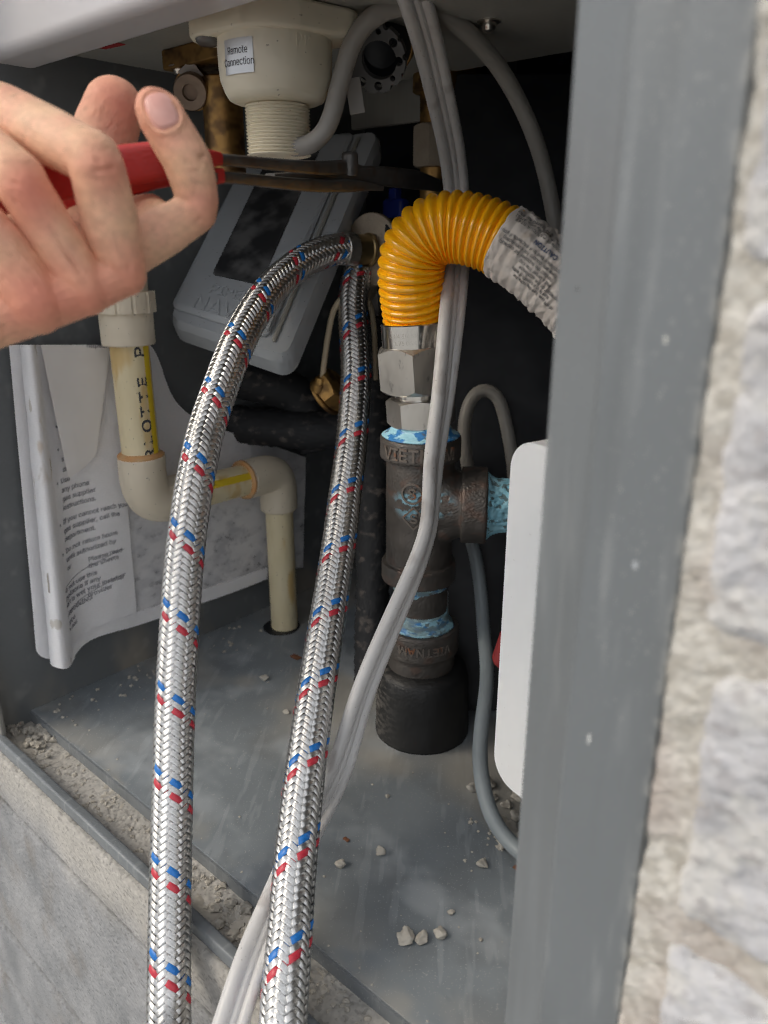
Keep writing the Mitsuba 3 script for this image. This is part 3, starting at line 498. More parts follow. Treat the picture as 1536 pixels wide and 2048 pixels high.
part(tp, 'blue_lever', cat([abox(bvp[0] - 0.010, bvp[0] + 0.012, bvp[1] - 0.006, bvp[1] + 0.006, bvp[2] - 0.030, bvp[2] + 0.004, 0.003), abox(bvp[0] - 0.004, bvp[0] + 0.004, bvp[1] - 0.004, bvp[1] + 0.004, bvp[2], bvp[2] + 0.012, 0.001)]), 'm_bluevalve', 30)

# ---- dark lagged pipes behind
for lab, pts, r in (('black lagged pipe running level behind the hoses near the white drain pipe', [(-0.628,0.4039,0.223),(-0.5716,0.414,0.1986),(-0.5279,0.4355,0.1923),(-0.4767,0.4668,0.1925),(-0.4545,0.4884,0.1967)], 0.017),
                    ('black lagged pipe standing upright behind the second hose, left of the iron tee', [(-0.4539,0.5027,0.2862),(-0.4388,0.4856,0.2214),(-0.418,0.4596,0.1421),(-0.3984,0.4356,0.0631),(-0.3835,0.4168,-0.0049)], 0.0145),
                    ('dark lagged elbow just under the slanted grey plastic box', [(-0.6112,0.4244,0.2952),(-0.5896,0.4138,0.2621),(-0.5575,0.4179,0.2405),(-0.5252,0.4415,0.2301),(-0.5098,0.4625,0.2156),(-0.4936,0.4699,0.1707)], 0.018)):
    C, s = spline(pts, step=0.004)
    rr = r * (1 + 0.10 * (meshkit.fbm(C * 50, 3) - 0.5) + 0.04 * np.sin(s * 700))
    solo('lagged_pipe', rough(tube(C, rr, 28), 0.0012, 90, 2), 'm_foam', lab, 'pipe', True)

RT = V(math.cos(math.radians(41.5)), math.sin(math.radians(41.5)), 0); FH = V(-RT[1], RT[0], 0)
def bs(u, z): return V(CAMO[0], CAMO[1], 0) + FH * (0.52 + 0.1 * z / 0.46) + RT * (0.0095 + u) + UPZ * z
bsh, _, _ = sheet([bs(u, 0.462) for u in (0.034, 0.07, 0.11, 0.17)], [bs(u, 0.001) for u in (0.042, 0.07, 0.11, 0.155)], 24, 30, 0.002, 0.0012, 4)
solo('rubber_sheet', bsh, 'm_black', 'black rubber sheet leaning upright behind the tee branch and the cable loop', 'rubber sheet', 40)

# ================================================================== GAS LINE
gp = thing('gas_pipe', 'iron gas tee smeared with light blue pipe sealant on a black wrapped riser', 'gas pipe')
AX = V(-0.314, 0.392, 0); tocg = unit(V(CAMO[0] - AX[0], CAMO[1] - AX[1], 0)); sg = np.cross(UPZ, tocg)
zt = 0.1797
z_t0, z_t1 = 0.1244, 0.2277
part(gp, 'wrapped_riser', rough(lathe([(0.0352, 0.0), (0.0355, 0.002), (0.0348, 0.02), (0.0336, 0.045), (0.0318, 0.0525), (0.0255, 0.0562)], AX + V(0.004, 0.002, 0), UPZ, 64), 0.0008, 70, 5, 0.004), 'm_wrap', True)
zl0, zl1, zl2 = 0.0469, 0.0690, 0.0880
lc = part(gp, 'lower_coupling', rough(refine(lathe([(0.0232, zl0 - 0.004), (0.0244, zl0), (0.0246, zl1 - 0.002), (0.0266, zl1), (0.0270, zl1 + 0.002), (0.0270, zl2 - 0.002), (0.0260, zl2), (0.0195, zl2 + 0.0004), (0.0190, zl2 - 0.003)], AX + V(0.003, 0.001, 0), UPZ, 64), 0.003), 0.0004, 120, 3), 'm_iron', 50)
part(lc, 'raised_letters', bend_text(text('VIETNAM', 0.0062, 0.0007, True), AX + V(0.003, 0.001, 0), UPZ, 0.0269, unit(tocg + 0.1 * sg), (zl1 + zl2) / 2, True), 'm_iron_mark', False)
part(gp, 'sealant', rough(lathe([(0.0195, zl2 - 0.001), (0.0242, zl2 + 0.0005), (0.0208, zl2 + 0.004), (0.0196, zl2 + 0.009), (0.0190, zl2 + 0.012)], AX + V(0.002, 0.001, 0), UPZ, 64), 0.0010, 150, 8, 0.002), 'm_dope', True)
part(gp, 'nipple', lathe(cyl_prof(0.0185, zl2 - 0.01, z_t0 + 0.01), AX + V(0.002, 0.001, 0), UPZ, 48), 'm_iron', 40)
part(gp, 'sealant', rough(lathe([(0.0187, z_t0 - 0.0105), (0.0192, z_t0 - 0.009), (0.0198, z_t0 - 0.003), (0.0206, z_t0 + 0.001), (0.0187, z_t0 + 0.002)], AX + V(0.001, 0.001, 0), UPZ, 64), 0.0008, 160, 18, 0.002), 'm_dope', True)
def zcyl(r, z0, z1, n=56): return m3.Manifold.cylinder(z1 - z0, r, r, n).translate([AX[0], AX[1], z0])
az = math.radians(36); bd = V(math.cos(az), math.sin(az), 0.0)
def bcyl(r, h0, h1):
    return m3.Manifold.cylinder(h1 - h0, r, r, 56).translate([0, 0, h0]).rotate([0, 90, 0]).rotate([0, 0, math.degrees(az)]).translate([AX[0], AX[1], zt])
tee = zcyl(0.0232, z_t0 + 0.002, z_t1 - 0.002) + zcyl(0.0262, z_t0, z_t0 + 0.0135) + zcyl(0.0272, z_t1 - 0.0145, z_t1) + bcyl(0.0228, 0.0, 0.040) + bcyl(0.0262, 0.0285, 0.0455)
tee = tee + hull([m3.Manifold.cylinder(0.0005, 0.0226, 0.0226, 40).rotate([0, 90, 0]).rotate([0, 0, math.degrees(az)]).translate([AX[0] + bd[0] * 0.026, AX[1] + bd[1] * 0.026, zt]), zcyl(0.0150, zt - 0.030, zt + 0.030)])
tm = from_man(tee.refine_to_length(0.0022)); trimesh.smoothing.filter_taubin(tm, iterations=8)
te = part(gp, 'tee', rough(tm, 0.0003, 160, 4), 'm_iron', True)
fr = unit(tocg - 0.13 * sg)
part(te, 'raised_letters', bend_text(text('VIETNAM', 0.0080, 0.0012, True), AX, UPZ, 0.0271, unit(tocg - 0.05 * sg), z_t1 - 0.0075), 'm_iron_mark', False)
ringm = from_man((m3.Manifold.cylinder(0.0011, 0.0072, 0.0072, 40) - m3.Manifold.cylinder(0.004, 0.0060, 0.0060, 40).translate([0, 0, -0.001])).refine_to_length(0.0015))
part(te, 'round_emblem', bend_text(cat([ringm, text('S', 0.0070, 0.0011, True), text('U', 0.0034, 0.0011, True)]), AX, UPZ, 0.0233, unit(tocg - 0.22 * sg), zt + 0.014), 'm_iron_mark', False)
sq = m3.Manifold.cube([0.0118, 0.0118, 0.0011], True) - m3.Manifold.cube([0.0096, 0.0096, 0.005], True)
sq = from_man(sq.rotate([0, 0, 45]).translate([0, 0, 0.0005]).refine_to_length(0.0015))
part(te, 'diamond_emblem', bend_text(cat([sq, text('S', 0.0062, 0.0011, True)]), AX, UPZ, 0.0233, unit(tocg - 0.16 * sg), zt - 0.003), 'm_iron_mark', False)
bo = V(AX[0], AX[1], zt) + bd * 0.0455
part(gp, 'branch_sealant', rough(lathe([(0.0228, -0.002), (0.0232, 0.0006), (0.0205, 0.003), (0.0190, 0.008), (0.0182, 0.016), (0.0175, 0.022)], bo, bd, 64), 0.0014, 120, 21, 0.002), 'm_dope_pale', True)
part(gp, 'branch_nipple', lathe(cyl_prof(0.0172, 0.0, 0.10), bo, bd, 40), 'm_iron', 30)
part(gp, 'sealant', rough(lathe([(0.0245, z_t1 - 0.001), (0.0262, z_t1 + 0.0008), (0.0228, z_t1 + 0.0026), (0.0206, z_t1 + 0.0048), (0.0194, z_t1 + 0.0068), (0.0188, z_t1 + 0.0090), (0.0186, z_t1 + 0.0150), (0.0186, z_t1 + 0.0200)], AX, UPZ, 72), 0.00035, 160, 31, 0.0012), 'm_dope', True)
# fittings above, leaning a little
za = z_t1 + 0.0115; tilt = unit(V(-0.075 * 0.75, -0.075 * 0.66, 1)); O = V(AX[0], AX[1], za)
zz = lambda y: y - za
k0 = hexnut(0.0198, zz(0.2356), zz(0.2537), O, tilt, 0.10, 0.0018)
ad = part(gp, 'adapter', k0, 'm_nickel', 25)
part(ad, 'neck', lathe([(0.0165, zz(0.2535) - 0.002), (0.0165, zz(0.2585) + 0.004)], O, tilt, 44), 'm_stain', 30)
# ================================================================== YELLOW CONNECTOR
gc = thing('gas_connector', 'yellow corrugated flexible gas hose bending over from the nickel nut', 'gas hose')
part(gc, 'hex_nut', hexnut(0.0236, zz(0.2581), zz(0.2874), O, tilt, 0.58, 0.0034), 'm_nickel', 25)
hc0, hc1 = zz(0.2873), zz(0.3018)
cl = part(gc, 'collar', lathe([(0.0222, hc0 - 0.001), (0.0222, hc1 - 0.0006), (0.0217, hc1), (0.0205, hc1), (0.0204, hc1 - 0.003)], O, tilt, 56), 'm_stain', 30)
part(cl, 'stamped_letters', cat([bend_text(text('U 3/4 3/4 SR 880 U', 0.0024, 0.00025), O, tilt, 0.0221, unit(tocg - 0.15 * sg), hc1 - 0.0062), bend_text(text('1.75 DSX 401044', 0.0024, 0.00025), O, tilt, 0.0221, unit(tocg + 0.0 * sg), hc1 - 0.0106)]), 'm_nickel', False)
top = O + tilt * (hc1 - 0.004)
YP = [tuple(top), tuple(top + tilt * 0.006)] + [(-0.3169,0.3856,0.3152),(-0.3156,0.3818,0.3289),(-0.3128,0.3806,0.3421),(-0.3071,0.383,0.3515),(-0.2985,0.3873,0.3566),(-0.2889,0.3921,0.3576),(-0.2776,0.3967,0.3554),(-0.2649,0.4016,0.3507),(-0.2502,0.4062,0.3419),(-0.2357,0.4111,0.331),(-0.2179,0.4163,0.3149),(-0.202,0.4191,0.2967),(-0.1779,0.4264,0.267),(-0.1586,0.4451,0.2403)]
YC, ys = spline(YP, step=0.00042)
yl = ys[np.argmin(np.linalg.norm(YC - np.array(YP[9]), axis=1))] + 0.001
keep = ys < yl + 0.01
pitch = 0.00475
ph = np.abs(np.sin(np.pi * ys / pitch + 0.3))
yr = 0.0173 + 0.0035 * ph ** 0.58
yr = np.where(ys < 0.003, 0.0195, yr)
part(gc, 'corrugated_hose', tube(YC[keep], yr[keep], 72), 'm_yellow', True)
LC, ls = YC[~(ys < yl)], ys[~(ys < yl)] - yl
LC, ls = spline(LC[::12], step=0.0006)
tt_, nn_, bb_ = frames(LC); sides = 120; aa_ = np.arange(sides) * 2 * np.pi / sides
rr0 = 0.0203 + 0.0010 * np.abs(np.sin(np.pi * ls / 0.0062))[:, None] * (0.4 + 0.9 * meshkit.noise(np.stack([np.repeat(ls[:, None] * 90, sides, 1), np.cos(aa_)[None] * 2.5 + 0 * ls[:, None], np.sin(aa_)[None] * 2.5 + 0 * ls[:, None]], -1), 3))
PW = lambda fr_, fa: np.stack([np.repeat(ls[:, None] * fr_, sides, 1), np.cos(aa_)[None] * fa + 0 * ls[:, None], np.sin(aa_)[None] * fa + 0 * ls[:, None]], -1)
rr0 = rr0 + 0.0020 * (meshkit.fbm(PW(260, 4), 3, 5) - 0.5) + 0.0060 * np.maximum(0, meshkit.fbm(PW(300, 2.6), 2, 9) - 0.55)
rr0[0] -= 0.0006
vv = LC[:, None] + rr0[..., None] * (np.cos(aa_)[None, :, None] * nn_[:, None] + np.sin(aa_)[None, :, None] * bb_[:, None])
lab = part(gc, 'paper_label', tri(vv.reshape(-1, 3), grid_faces(len(LC), sides, True)), 'm_wraplabel', True, 'crinkled white printed paper label wrapped round the hose')
def on_label(s, s0, off, h, bold=False):
    """off: metres round the tube downward from the middle facing the camera"""
    t = narrow(meshkit.text_mesh(s, h, 0.0001, bold), 0.86); v = t.vertices.copy()
    sc = s0 - v[:, 0]
    k = np.clip(sc / ls[-1], 0, 1) * (len(LC) - 1); i = np.minimum(k.astype(int), len(LC) - 2); f = (k - i)[:, None]
    g_ = lambda X: X[i] * (1 - f) + X[i + 1] * f
    N_, B_, C_ = g_(nn_), g_(bb_), g_(LC)
    toc_ = unit(V(0.42, -0.80, 0.25)); a0 = np.arctan2(B_ @ toc_, N_ @ toc_)
    sgn = np.sign(np.cross(g_(tt_), toc_)[:, 2].mean())
    ang = a0 - sgn * (off + v[:, 1]) / 0.021
    ka = (ang % (2 * np.pi)) / (2 * np.pi) * sides; ja = ka.astype(int) % sides; fa = ka - np.floor(ka); jb = (ja + 1) % sides
    R_ = (rr0[i, ja] * (1 - fa) + rr0[i, jb] * fa) * (1 - f[:, 0]) + (rr0[i + 1, ja] * (1 - fa) + rr0[i + 1, jb] * fa) * f[:, 0] + 0.0003 + v[:, 2]
    t = t.copy(); t.vertices = C_ + R_[:, None] * (np.cos(ang)[:, None] * N_ + np.sin(ang)[:, None] * B_); return t
LT = [('This connector is not rated for gas', -0.0170, 0), ('appliances. Install to comply with ANSI', -0.0142, 0), ('the National Gas Code or CAN/CGA B149', -0.0114, 0),
      ('If the appliance tied to it exceeds if you', -0.0020, 0), ('have any doubts for connecting', 0.0008, 0), ('contact the supplier for capacity', 0.0036, 0),
      ('and a larger low cap', 0.0064, 0), ('connector on the appliance', 0.0092, 0), ('size is in a contract with', 0.0120, 0), ('of the line. See the note for', 0.0148, 0)]
tx = []
for s, off, b in LT:
    e = 0.0035 + (0.016 if off > 0.006 else 0.0) + 0.0015 * math.sin(off * 900)
    w = 0.86 * meshkit.text_mesh(s, 0.0021, 0.0001).bounds[1][0] + e
    tx.append(on_label(s, w, off, 0.0021))
part(lab, 'printed_text', cat(tx), 'm_ink', False, kind='stuff')
part(lab, 'bold_heading', on_label('CAUTION', 0.0345, -0.0070, 0.0027, True), 'm_ink_blue', False)

# ================================================================== CABLES
fc = [(-0.2806,0.3286,0.4781),(-0.2876,0.3487,0.4648),(-0.2994,0.3759,0.4485),(-0.3128,0.4044,0.4288),(-0.3248,0.432,0.4048),(-0.3307,0.4466,0.3806),(-0.3238,0.4395,0.3586),(-0.3033,0.4115,0.3328),(-0.2871,0.3872,0.3107),(-0.2771,0.3704,0.2863),(-0.2716,0.3582,0.256),(-0.2689,0.3487,0.2248),(-0.2657,0.3422,0.1958),(-0.264,0.3352,0.1807),(-0.2638,0.325,0.1647),(-0.2652,0.314,0.147),(-0.2671,0.3006,0.1251),(-0.2671,0.2816,0.0968),(-0.2661,0.2673,0.0704),(-0.2655,0.2531,0.0511),(-0.2611,0.2271,0.0356),(-0.2516,0.2035,0.0278),(-0.2424,0.1805,0.019),(-0.2343,0.1639,0.0134),(-0.2273,0.1479,0.0024),(-0.22,0.1325,-0.0079),(-0.2052,0.1079,-0.028),(-0.1862,0.0803,-0.0621)]
FC, fs = spline(fc, step=0.002)
rollk = [0, 0, 0, 0, 0, 0, -8, -16, -26, -38, -50, -60, -68, -66, -60, -54, -48, -42, -34, -24, 0, 0, 0, 0, 0, 0]
kp = [np.argmin(np.linalg.norm(FC - np.array(q), axis=1)) for q in fc]
rollk += [0] * (len(kp) - len(rollk))
roll = np.radians(np.interp(np.arange(len(FC)), kp, rollk))
tt, _, _ = frames(FC); vw = CAMO - FC; Wd = np.cross(tt, vw); Wd /= np.linalg.norm(Wd, axis=1, keepdims=True); Bd = np.cross(tt, Wd)
Wr = Wd * np.cos(roll)[:, None] + Bd * np.sin(roll)[:, None]; Br = np.cross(tt, Wr)
prof = []
lobes = [(-0.0056, 0.0030), (-0.0008, 0.00225), (0.0045, 0.0040)]
def env(x):
    return max([math.sqrt(max(r * r - (x - c) ** 2, 0)) for c, r in lobes] + [0.0012 if abs(x) < 0.0075 else 0])
xs = np.concatenate([[-0.0086], np.linspace(-0.0085, 0.0084, 44), [0.0085]])
prof = [(x, env(x)) for x in xs] + [(x, -env(x)) for x in xs[::-1]]
prof = np.array(prof)
v = FC[:, None] + prof[None, :, :1] * Wr[:, None] + prof[None, :, 1:] * Br[:, None]
solo('flat_cable', tri(v.reshape(-1, 3), grid_faces(len(FC), len(prof), True)[:, ::-1]), 'm_cable', 'flat ribbed pale grey cable running down past the iron tee and over the sill', 'cable', 50)
def rcable(pts, r, m, lab):
    C, s = spline(pts, step=0.003); solo('round_cable', tube(C, r, 20), m, lab, 'cable', True)
rcable([(-0.3487,0.3074,0.4043),(-0.3457,0.3095,0.4003),(-0.3392,0.3145,0.3985),(-0.3314,0.3202,0.4021),(-0.3262,0.3249,0.4114),(-0.324,0.3283,0.4235),(-0.3219,0.3315,0.4355),(-0.3174,0.3343,0.448),(-0.3092,0.3393,0.4582),(-0.3008,0.3513,0.4648),(-0.2952,0.3713,0.4667),(-0.2919,0.3955,0.4609),(-0.2888,0.4212,0.4494),(-0.2833,0.4412,0.4306),(-0.2774,0.4575,0.4058),(-0.2715,0.4665,0.3778),(-0.2643,0.4672,0.3507),(-0.2555,0.4622,0.3234)], 0.0050, 'm_round_cable', 'thick round grey cable looping from the cream outlet across the top to the right')
rcable([(-0.3068,0.4538,0.1643),(-0.3143,0.4529,0.1825),(-0.3208,0.4531,0.2043),(-0.324,0.4558,0.2222),(-0.3235,0.461,0.2382),(-0.3185,0.4679,0.2464),(-0.3104,0.4737,0.2436),(-0.3033,0.4761,0.2293),(-0.2967,0.4761,0.2078),(-0.2903,0.4741,0.1825),(-0.2831,0.4678,0.1463)], 0.0048, 'm_round_cable', 'round grey cable bent into a small upright loop behind the branch of the tee')
rcable([(-0.3104,0.4473,0.1452),(-0.3,0.4429,0.1252),(-0.2889,0.435,0.1026),(-0.2738,0.4186,0.0814),(-0.2524,0.392,0.0691),(-0.2376,0.3667,0.0565),(-0.228,0.3504,0.043),(-0.2153,0.3362,0.0312),(-0.2002,0.3269,0.0192),(-0.1837,0.3239,0.0117),(-0.1612,0.3213,0.012),(-0.1361,0.3256,0.0191),(-0.1147,0.3407,0.0261)], 0.0049, 'm_dark_cable', 'round dark grey cable curving down to the floor beside the white box')

# ================================================================== WHITE BOX
W0 = V(*(-0.2056,0.3316,0.1476)); wx = unit(V(0.95, -0.26, 0)); wy = unit(V(0.26, 0.95, 0))
wz0, wz1 = (-0.1848,0.3026,0.0468)[2], (-0.2286,0.3626,0.2567)[2]
cx = W0 + wx * 0.045; wb = from_man(hull([m3.Manifold.cylinder(0.030 - 0.004 * e, 0.016 - 0.0025 * e, 0.016 - 0.0025 * e, 40).rotate([90, 0, 0]).translate([x, 0.0 - 0.002 * (1 - e) + 0.030 * 0.5 + 0.016, z]) for e in (0, 1) for x in (0.017, 0.077) for z in (0.017, wz1 - wz0 - 0.017)]))
wk = solo('white_plastic_box', place(wb, V(W0[0], W0[1], wz0), wx, wy, UPZ), 'm_white', 'tall white plastic box with rounded corners tucked behind the right jamb', 'plastic box', 40)
bk2 = W0 + wx * 0.075 + wy * 0.046
part(wk, 'mounting_bracket', abox(bk2[0] - 0.02, XR - 0.0005, bk2[1] - 0.0004, bk2[1] + 0.004, wz0 + 0.05, wz0 + 0.12, 0.001), 'm_frame', 30)
part(wk, 'rust_stain', place(rough(rbox(0.0016, 0.0006, 0.012, 0.0002), 0.0001, 60), V(*(-0.2182,0.3539,0.2173)), wx, wy, UPZ), 'm_rust', 30, 'small orange rust streak')
rv = V(*(-0.2204,0.3629,0.1066))
solo('red_valve_handle', from_man(hull([ball(rv + V(0, 0, 0.016), 0.005, 16), ball(rv + V(-0.002, 0, 0), 0.007, 16), ball(rv + V(0.01, 0.01, -0.014), 0.006, 16), ball(rv + V(0.03, 0.02, 0), 0.008, 16)]).refine_to_length(0.003)), 'm_redlabel', 'red valve handle peeping out behind the white box', 'valve handle', True)

# ================================================================== PVC DRAIN
pv = thing('drain_pipe', 'cream plastic drain pipe with two elbows going into the floor', 'pipe')
A = V(-0.511, 0.300, 0); B = V(-0.511, 0.433, 0); zr = 0.1575
part(pv, 'upright_pipe', lathe(cyl_prof(0.0138, 0.19, 0.36, 0.0005), A, UPZ, 44), 'm_pvc', 30)
part(pv, 'level_pipe', lathe(cyl_prof(0.0134, 0.02, 0.115, 0.0005), V(A[0], A[1], zr), V(0, 1, -0.02), 44), 'm_pvc', 30)
part(pv, 'lower_pipe', lathe(cyl_prof(0.0126, -0.05, 0.14, 0.0005), B, UPZ, 44), 'm_pvc', 30)
def elbow(c, d1, d2, R=0.0172, leg=0.034, cr=0.011):
    p = [c + d1 * leg, c + d1 * (leg - 0.006), c + d1 * cr * 1.4, c + (d1 + d2) * cr * 0.38, c + d2 * cr * 1.4, c + d2 * (leg - 0.006), c + d2 * leg]
    C, s = spline(p, 60); r = np.full(60, R); r[0] = r[-1] = R - 0.0012
    return tube(C, r, 44)
part(pv, 'elbow', elbow(V(A[0], A[1], zr), UPZ, V(0, 1, 0), 0.0176, 0.040, 0.014), 'm_pvc_fit', 40)
part(pv, 'elbow', elbow(V(B[0], B[1], zr - 0.002), -UPZ, V(0, -1, 0), 0.0168, 0.036, 0.011), 'm_pvc_fit', 40)
u0 = (-0.511,0.3018,0.281)[2] - 0.001
un = part(pv, 'union', lathe([(0.0150, u0), (0.0182, u0), (0.0188, u0 + 0.001), (0.0188, u0 + 0.030), (0.0170, u0 + 0.031), (0.0170, u0 + 0.06)], A, UPZ, 48), 'm_pvc_fit', 30)
un2 = m3.Manifold.cylinder(0.014, 0.0215, 0.0215, 48)
for k in range(12):
    a = 2 * math.pi * (k + 0.5) / 12; un2 = un2 - m3.Manifold.cylinder(0.05, 0.0016, 0.0016, 10).translate([0.0219 * math.cos(a), 0.0219 * math.sin(a), -0.01])
ut = from_man(un2); ut.apply_translation([A[0], A[1], u0 + 0.0225])
part(un, 'ribbed_nut', ut, 'm_pvc_fit', 30)
tocp = unit(V(CAMO[0] - A[0], CAMO[1] - A[1], 0)); sp = np.cross(UPZ, tocp)
zq = (-0.511,0.3035,0.1978)[2]; pit = ((-0.511,0.3123,0.2731)[2] - zq) / 7.0
tls = []
for k, ch in enumerate('RLOTTE P'):
    if ch == ' ': continue
    t = narrow(text(ch, 0.0072, 0.00015, True), 1.35); tv = t.vertices.copy()
    t.vertices = np.stack([-tv[:, 1], tv[:, 0] + pit * (k + 0.25), tv[:, 2]], 1); tls.append(t)
tx = cat(tls)
part(pv, 'printed_lettering', bend_text(tx, A, UPZ, 0.0139, unit(tocp + 0.52 * sp), zq), 'm_ink', False)
part(pv, 'yellow_stripe', bend_text(refine(abox(-0.0028, 0.0028, 0, 0.10, 0, 0.0002), 0.0015), A, UPZ, 0.0139, unit(tocp + 1.35 * sp), 0.19), 'm_stripe', 30)
part(pv, 'yellow_stripe', bend_text(refine(abox(-0.003, 0.003, 0, 0.06, 0, 0.0002), 0.0015), V(A[0], A[1], zr), V(0, 1, -0.02), 0.0135, unit(V(0.8, 0, 0.45)), 0.038), 'm_stripe', 30)
part(pv, 'primer_ring', rough(lathe([(0.0136, 0.0), (0.0170, 0.0004), (0.0172, 0.0022), (0.0150, 0.0035)], V(A[0], 0.3935, zr - 0.0015), V(0, 1, -0.02), 40), 0.0005, 200, 3, 0.0015), 'm_primer', True)
part(pv, 'primer_ring', rough(lathe([(0.0139, 0.0022), (0.0160, 0.0012), (0.0174, 0.0), (0.0172, -0.0018)], A + V(0, 0, zr + 0.0405), UPZ, 40), 0.0005, 200, 4, 0.0015), 'm_primer', True)
part(rb, 'drain_hole', lathe([(0.0175, 0.0002), (0.0175, 0.0006)], B + V(-0.001, -0.003, 0), UPZ, 40), 'm_black', 30)

# ================================================================== PAPERS on the left panel
bk = thing('booklet', 'rain-stained printed instruction booklet hanging on the left panel', 'booklet')
back_, _, _ = sheet([(-0.551,0.2321,0.2824), (-0.55,0.2409,0.2817), (-0.549,0.251,0.2808)], [(-0.548,0.2146,0.0528), (-0.546,0.2173,0.0462), (-0.545,0.2421,0.034)], 20, 30, 0.0006, 0.0012, 1)
part(bk, 'back_sheet', back_, 'm_page', 40)
sp_, spat, spsz = sheet([(-0.545,0.237,0.2825), (-0.53,0.2325,0.2841), (-0.524,0.2345,0.2844), (-0.526,0.2388,0.2839), (-0.531,0.2424,0.2831)], [(-0.535,0.2184,0.0439), (-0.521,0.2152,0.0482), (-0.514,0.2182,0.0479), (-0.516,0.2242,0.0462), (-0.522,0.2306,0.047)], 24, 50, 0.0012, 0.0006, 2)
part(bk, 'spine_fold', sp_, 'm_spine', 50)
pg, pat, psz = sheet([(-0.528,0.24,0.2836), (-0.536,0.2521,0.2818), (-0.538,0.2656,0.2803), (-0.537,0.2782,0.2793), (-0.538,0.2923,0.2778), (-0.5385,0.3037,0.2767)], [(-0.519,0.2239,0.0503), (-0.531,0.2378,0.0559), (-0.536,0.2525,0.0582), (-0.535,0.2659,0.0595), (-0.534,0.2788,0.0603), (-0.535,0.2947,0.0584)], 60, 50, 0.0008, 0.0010, 3)
part(bk, 'page', pg, 'm_page', 50)
blk, _, _ = sheet([(-0.536,0.2355,0.0501), (-0.538,0.2482,0.0592), (-0.538,0.2656,0.0604), (-0.5375,0.2943,0.0573), (-0.537,0.3482,0.0551), (-0.537,0.3921,0.0536), (-0.537,0.437,0.052)], [(-0.536,0.2346,0.0381), (-0.538,0.2478,0.0469), (-0.538,0.2653,0.0487), (-0.5375,0.2938,0.0458), (-0.537,0.3471,0.0433), (-0.537,0.3911,0.0413), (-0.537,0.4363,0.0407)], 50, 6, 0.006, 0.0003, 6)
part(bk, 'page_block', blk, 'm_page', 50)
mo_, _, _ = sheet([(-0.541,0.2999,0.2769), (-0.541,0.3357,0.2735), (-0.541,0.3537,0.2276), (-0.541,0.4173,0.1866), (-0.541,0.4959,0.1497)], [(-0.5385,0.2935,0.0539), (-0.539,0.3237,0.0528), (-0.539,0.3709,0.0513), (-0.539,0.4291,0.0483), (-0.54,0.4856,0.0359)], 50, 50, 0.0008, 0.0008, 5)
part(bk, 'mouldy_cover', mo_, 'm_mold', 50, 'white cover blackened with mould spots')
fp_, fat, fsz = sheet([(-0.527,0.2433,0.2834), (-0.529,0.2576,0.2819), (-0.531,0.2751,0.28), (-0.534,0.2988,0.2776)], [(-0.524,0.2479,0.1884), (-0.525,0.2556,0.1907), (-0.527,0.2637,0.1935), (-0.529,0.2737,0.2003)], 30, 30, 0.0005, 0.0006, 7)
fl_ = part(bk, 'loose_flap', fp_, 'm_flap', 50)
tl = []
TX = [(0.17, .055, '•', 0), (0.22, .26, '•  g', 0), (0.22, .30, '   s', 0), (0.22, .335, '•  g', 0), (0.22, .37, '   st', 0), (0.22, .405, '   st', 0),
      (0.16, .44, '•  Use', 0), (0.16, .47, '    any phone', 0), (0.16, .50, '    gas supplier', 0), (0.16, .53, "    instructions.", 0),
      (0.14, .575, '•  If you cannot reach your', 0), (0.14, .605, '    gas supplier, call the', 0), (0.14, .635, '    department.', 0),
      (0.14, .675, '•  Do not return home', 0), (0.14, .705, '    until authorized by', 0), (0.14, .735, '    or', 0),
      (0.50, .745, 'Please read', 1), (0.50, .768, 'the sheets', 1),
      (0.10, .80, 'Do not use this', 0), (0.10, .825, 'appliance if any', 0), (0.10, .85, 'part is wet', 0),
      (0.46, .848, 'your installer', 1), (0.46, .872, 'provider', 1), (0.10, .885, 'A WARNING', 0), (0.10, .915, 'if you', 0), (0.10, .94, 'do not', 0)]
for u, v_, s, b in TX:
    tl.append(print_on(pat, psz, s, u, v_, 0.0036, bool(b)))
part(bk, 'printed_text', cat(tl), 'm_ink_grey', False, kind='stuff')
rl = [refine(abox(0, 0.055, -0.00025, 0.00025, 0, 0.0001), 0.002) for _ in range(2)]
for k, (u, v_) in enumerate(((0.06, .79), (0.06, .885))):
    t = rl[k]; q, nn = pat(u + t.vertices[:, 0] / psz[0] * 1.1, v_ - 0.055 * (t.vertices[:, 0] / 0.055) - t.vertices[:, 1] / psz[1]); t.vertices = q + nn * (0.0002 + t.vertices[:, 2:3])
part(bk, 'ruled_line', cat(rl), 'm_ink_grey', False)
part(fl_, 'web_address', print_on(lambda u, v: fat(u, v), fsz, 'https://', 0.62, 0.02, 0.0030), 'm_ink_grey', False)
q0, n0 = spat(np.array([0.5, 0.5]), np.array([0.685, 0.745]))
stc, _ = spline([q0[0] - n0[0] * 0.001, q0[0] + n0[0] * 0.0006, (q0[0] + q0[1]) / 2 + n0[0] * 0.0007, q0[1] + n0[1] * 0.0006, q0[1] - n0[1] * 0.001], 16)
part(bk, 'staple', tube(stc, 0.0004, 8), 'm_screw', True)

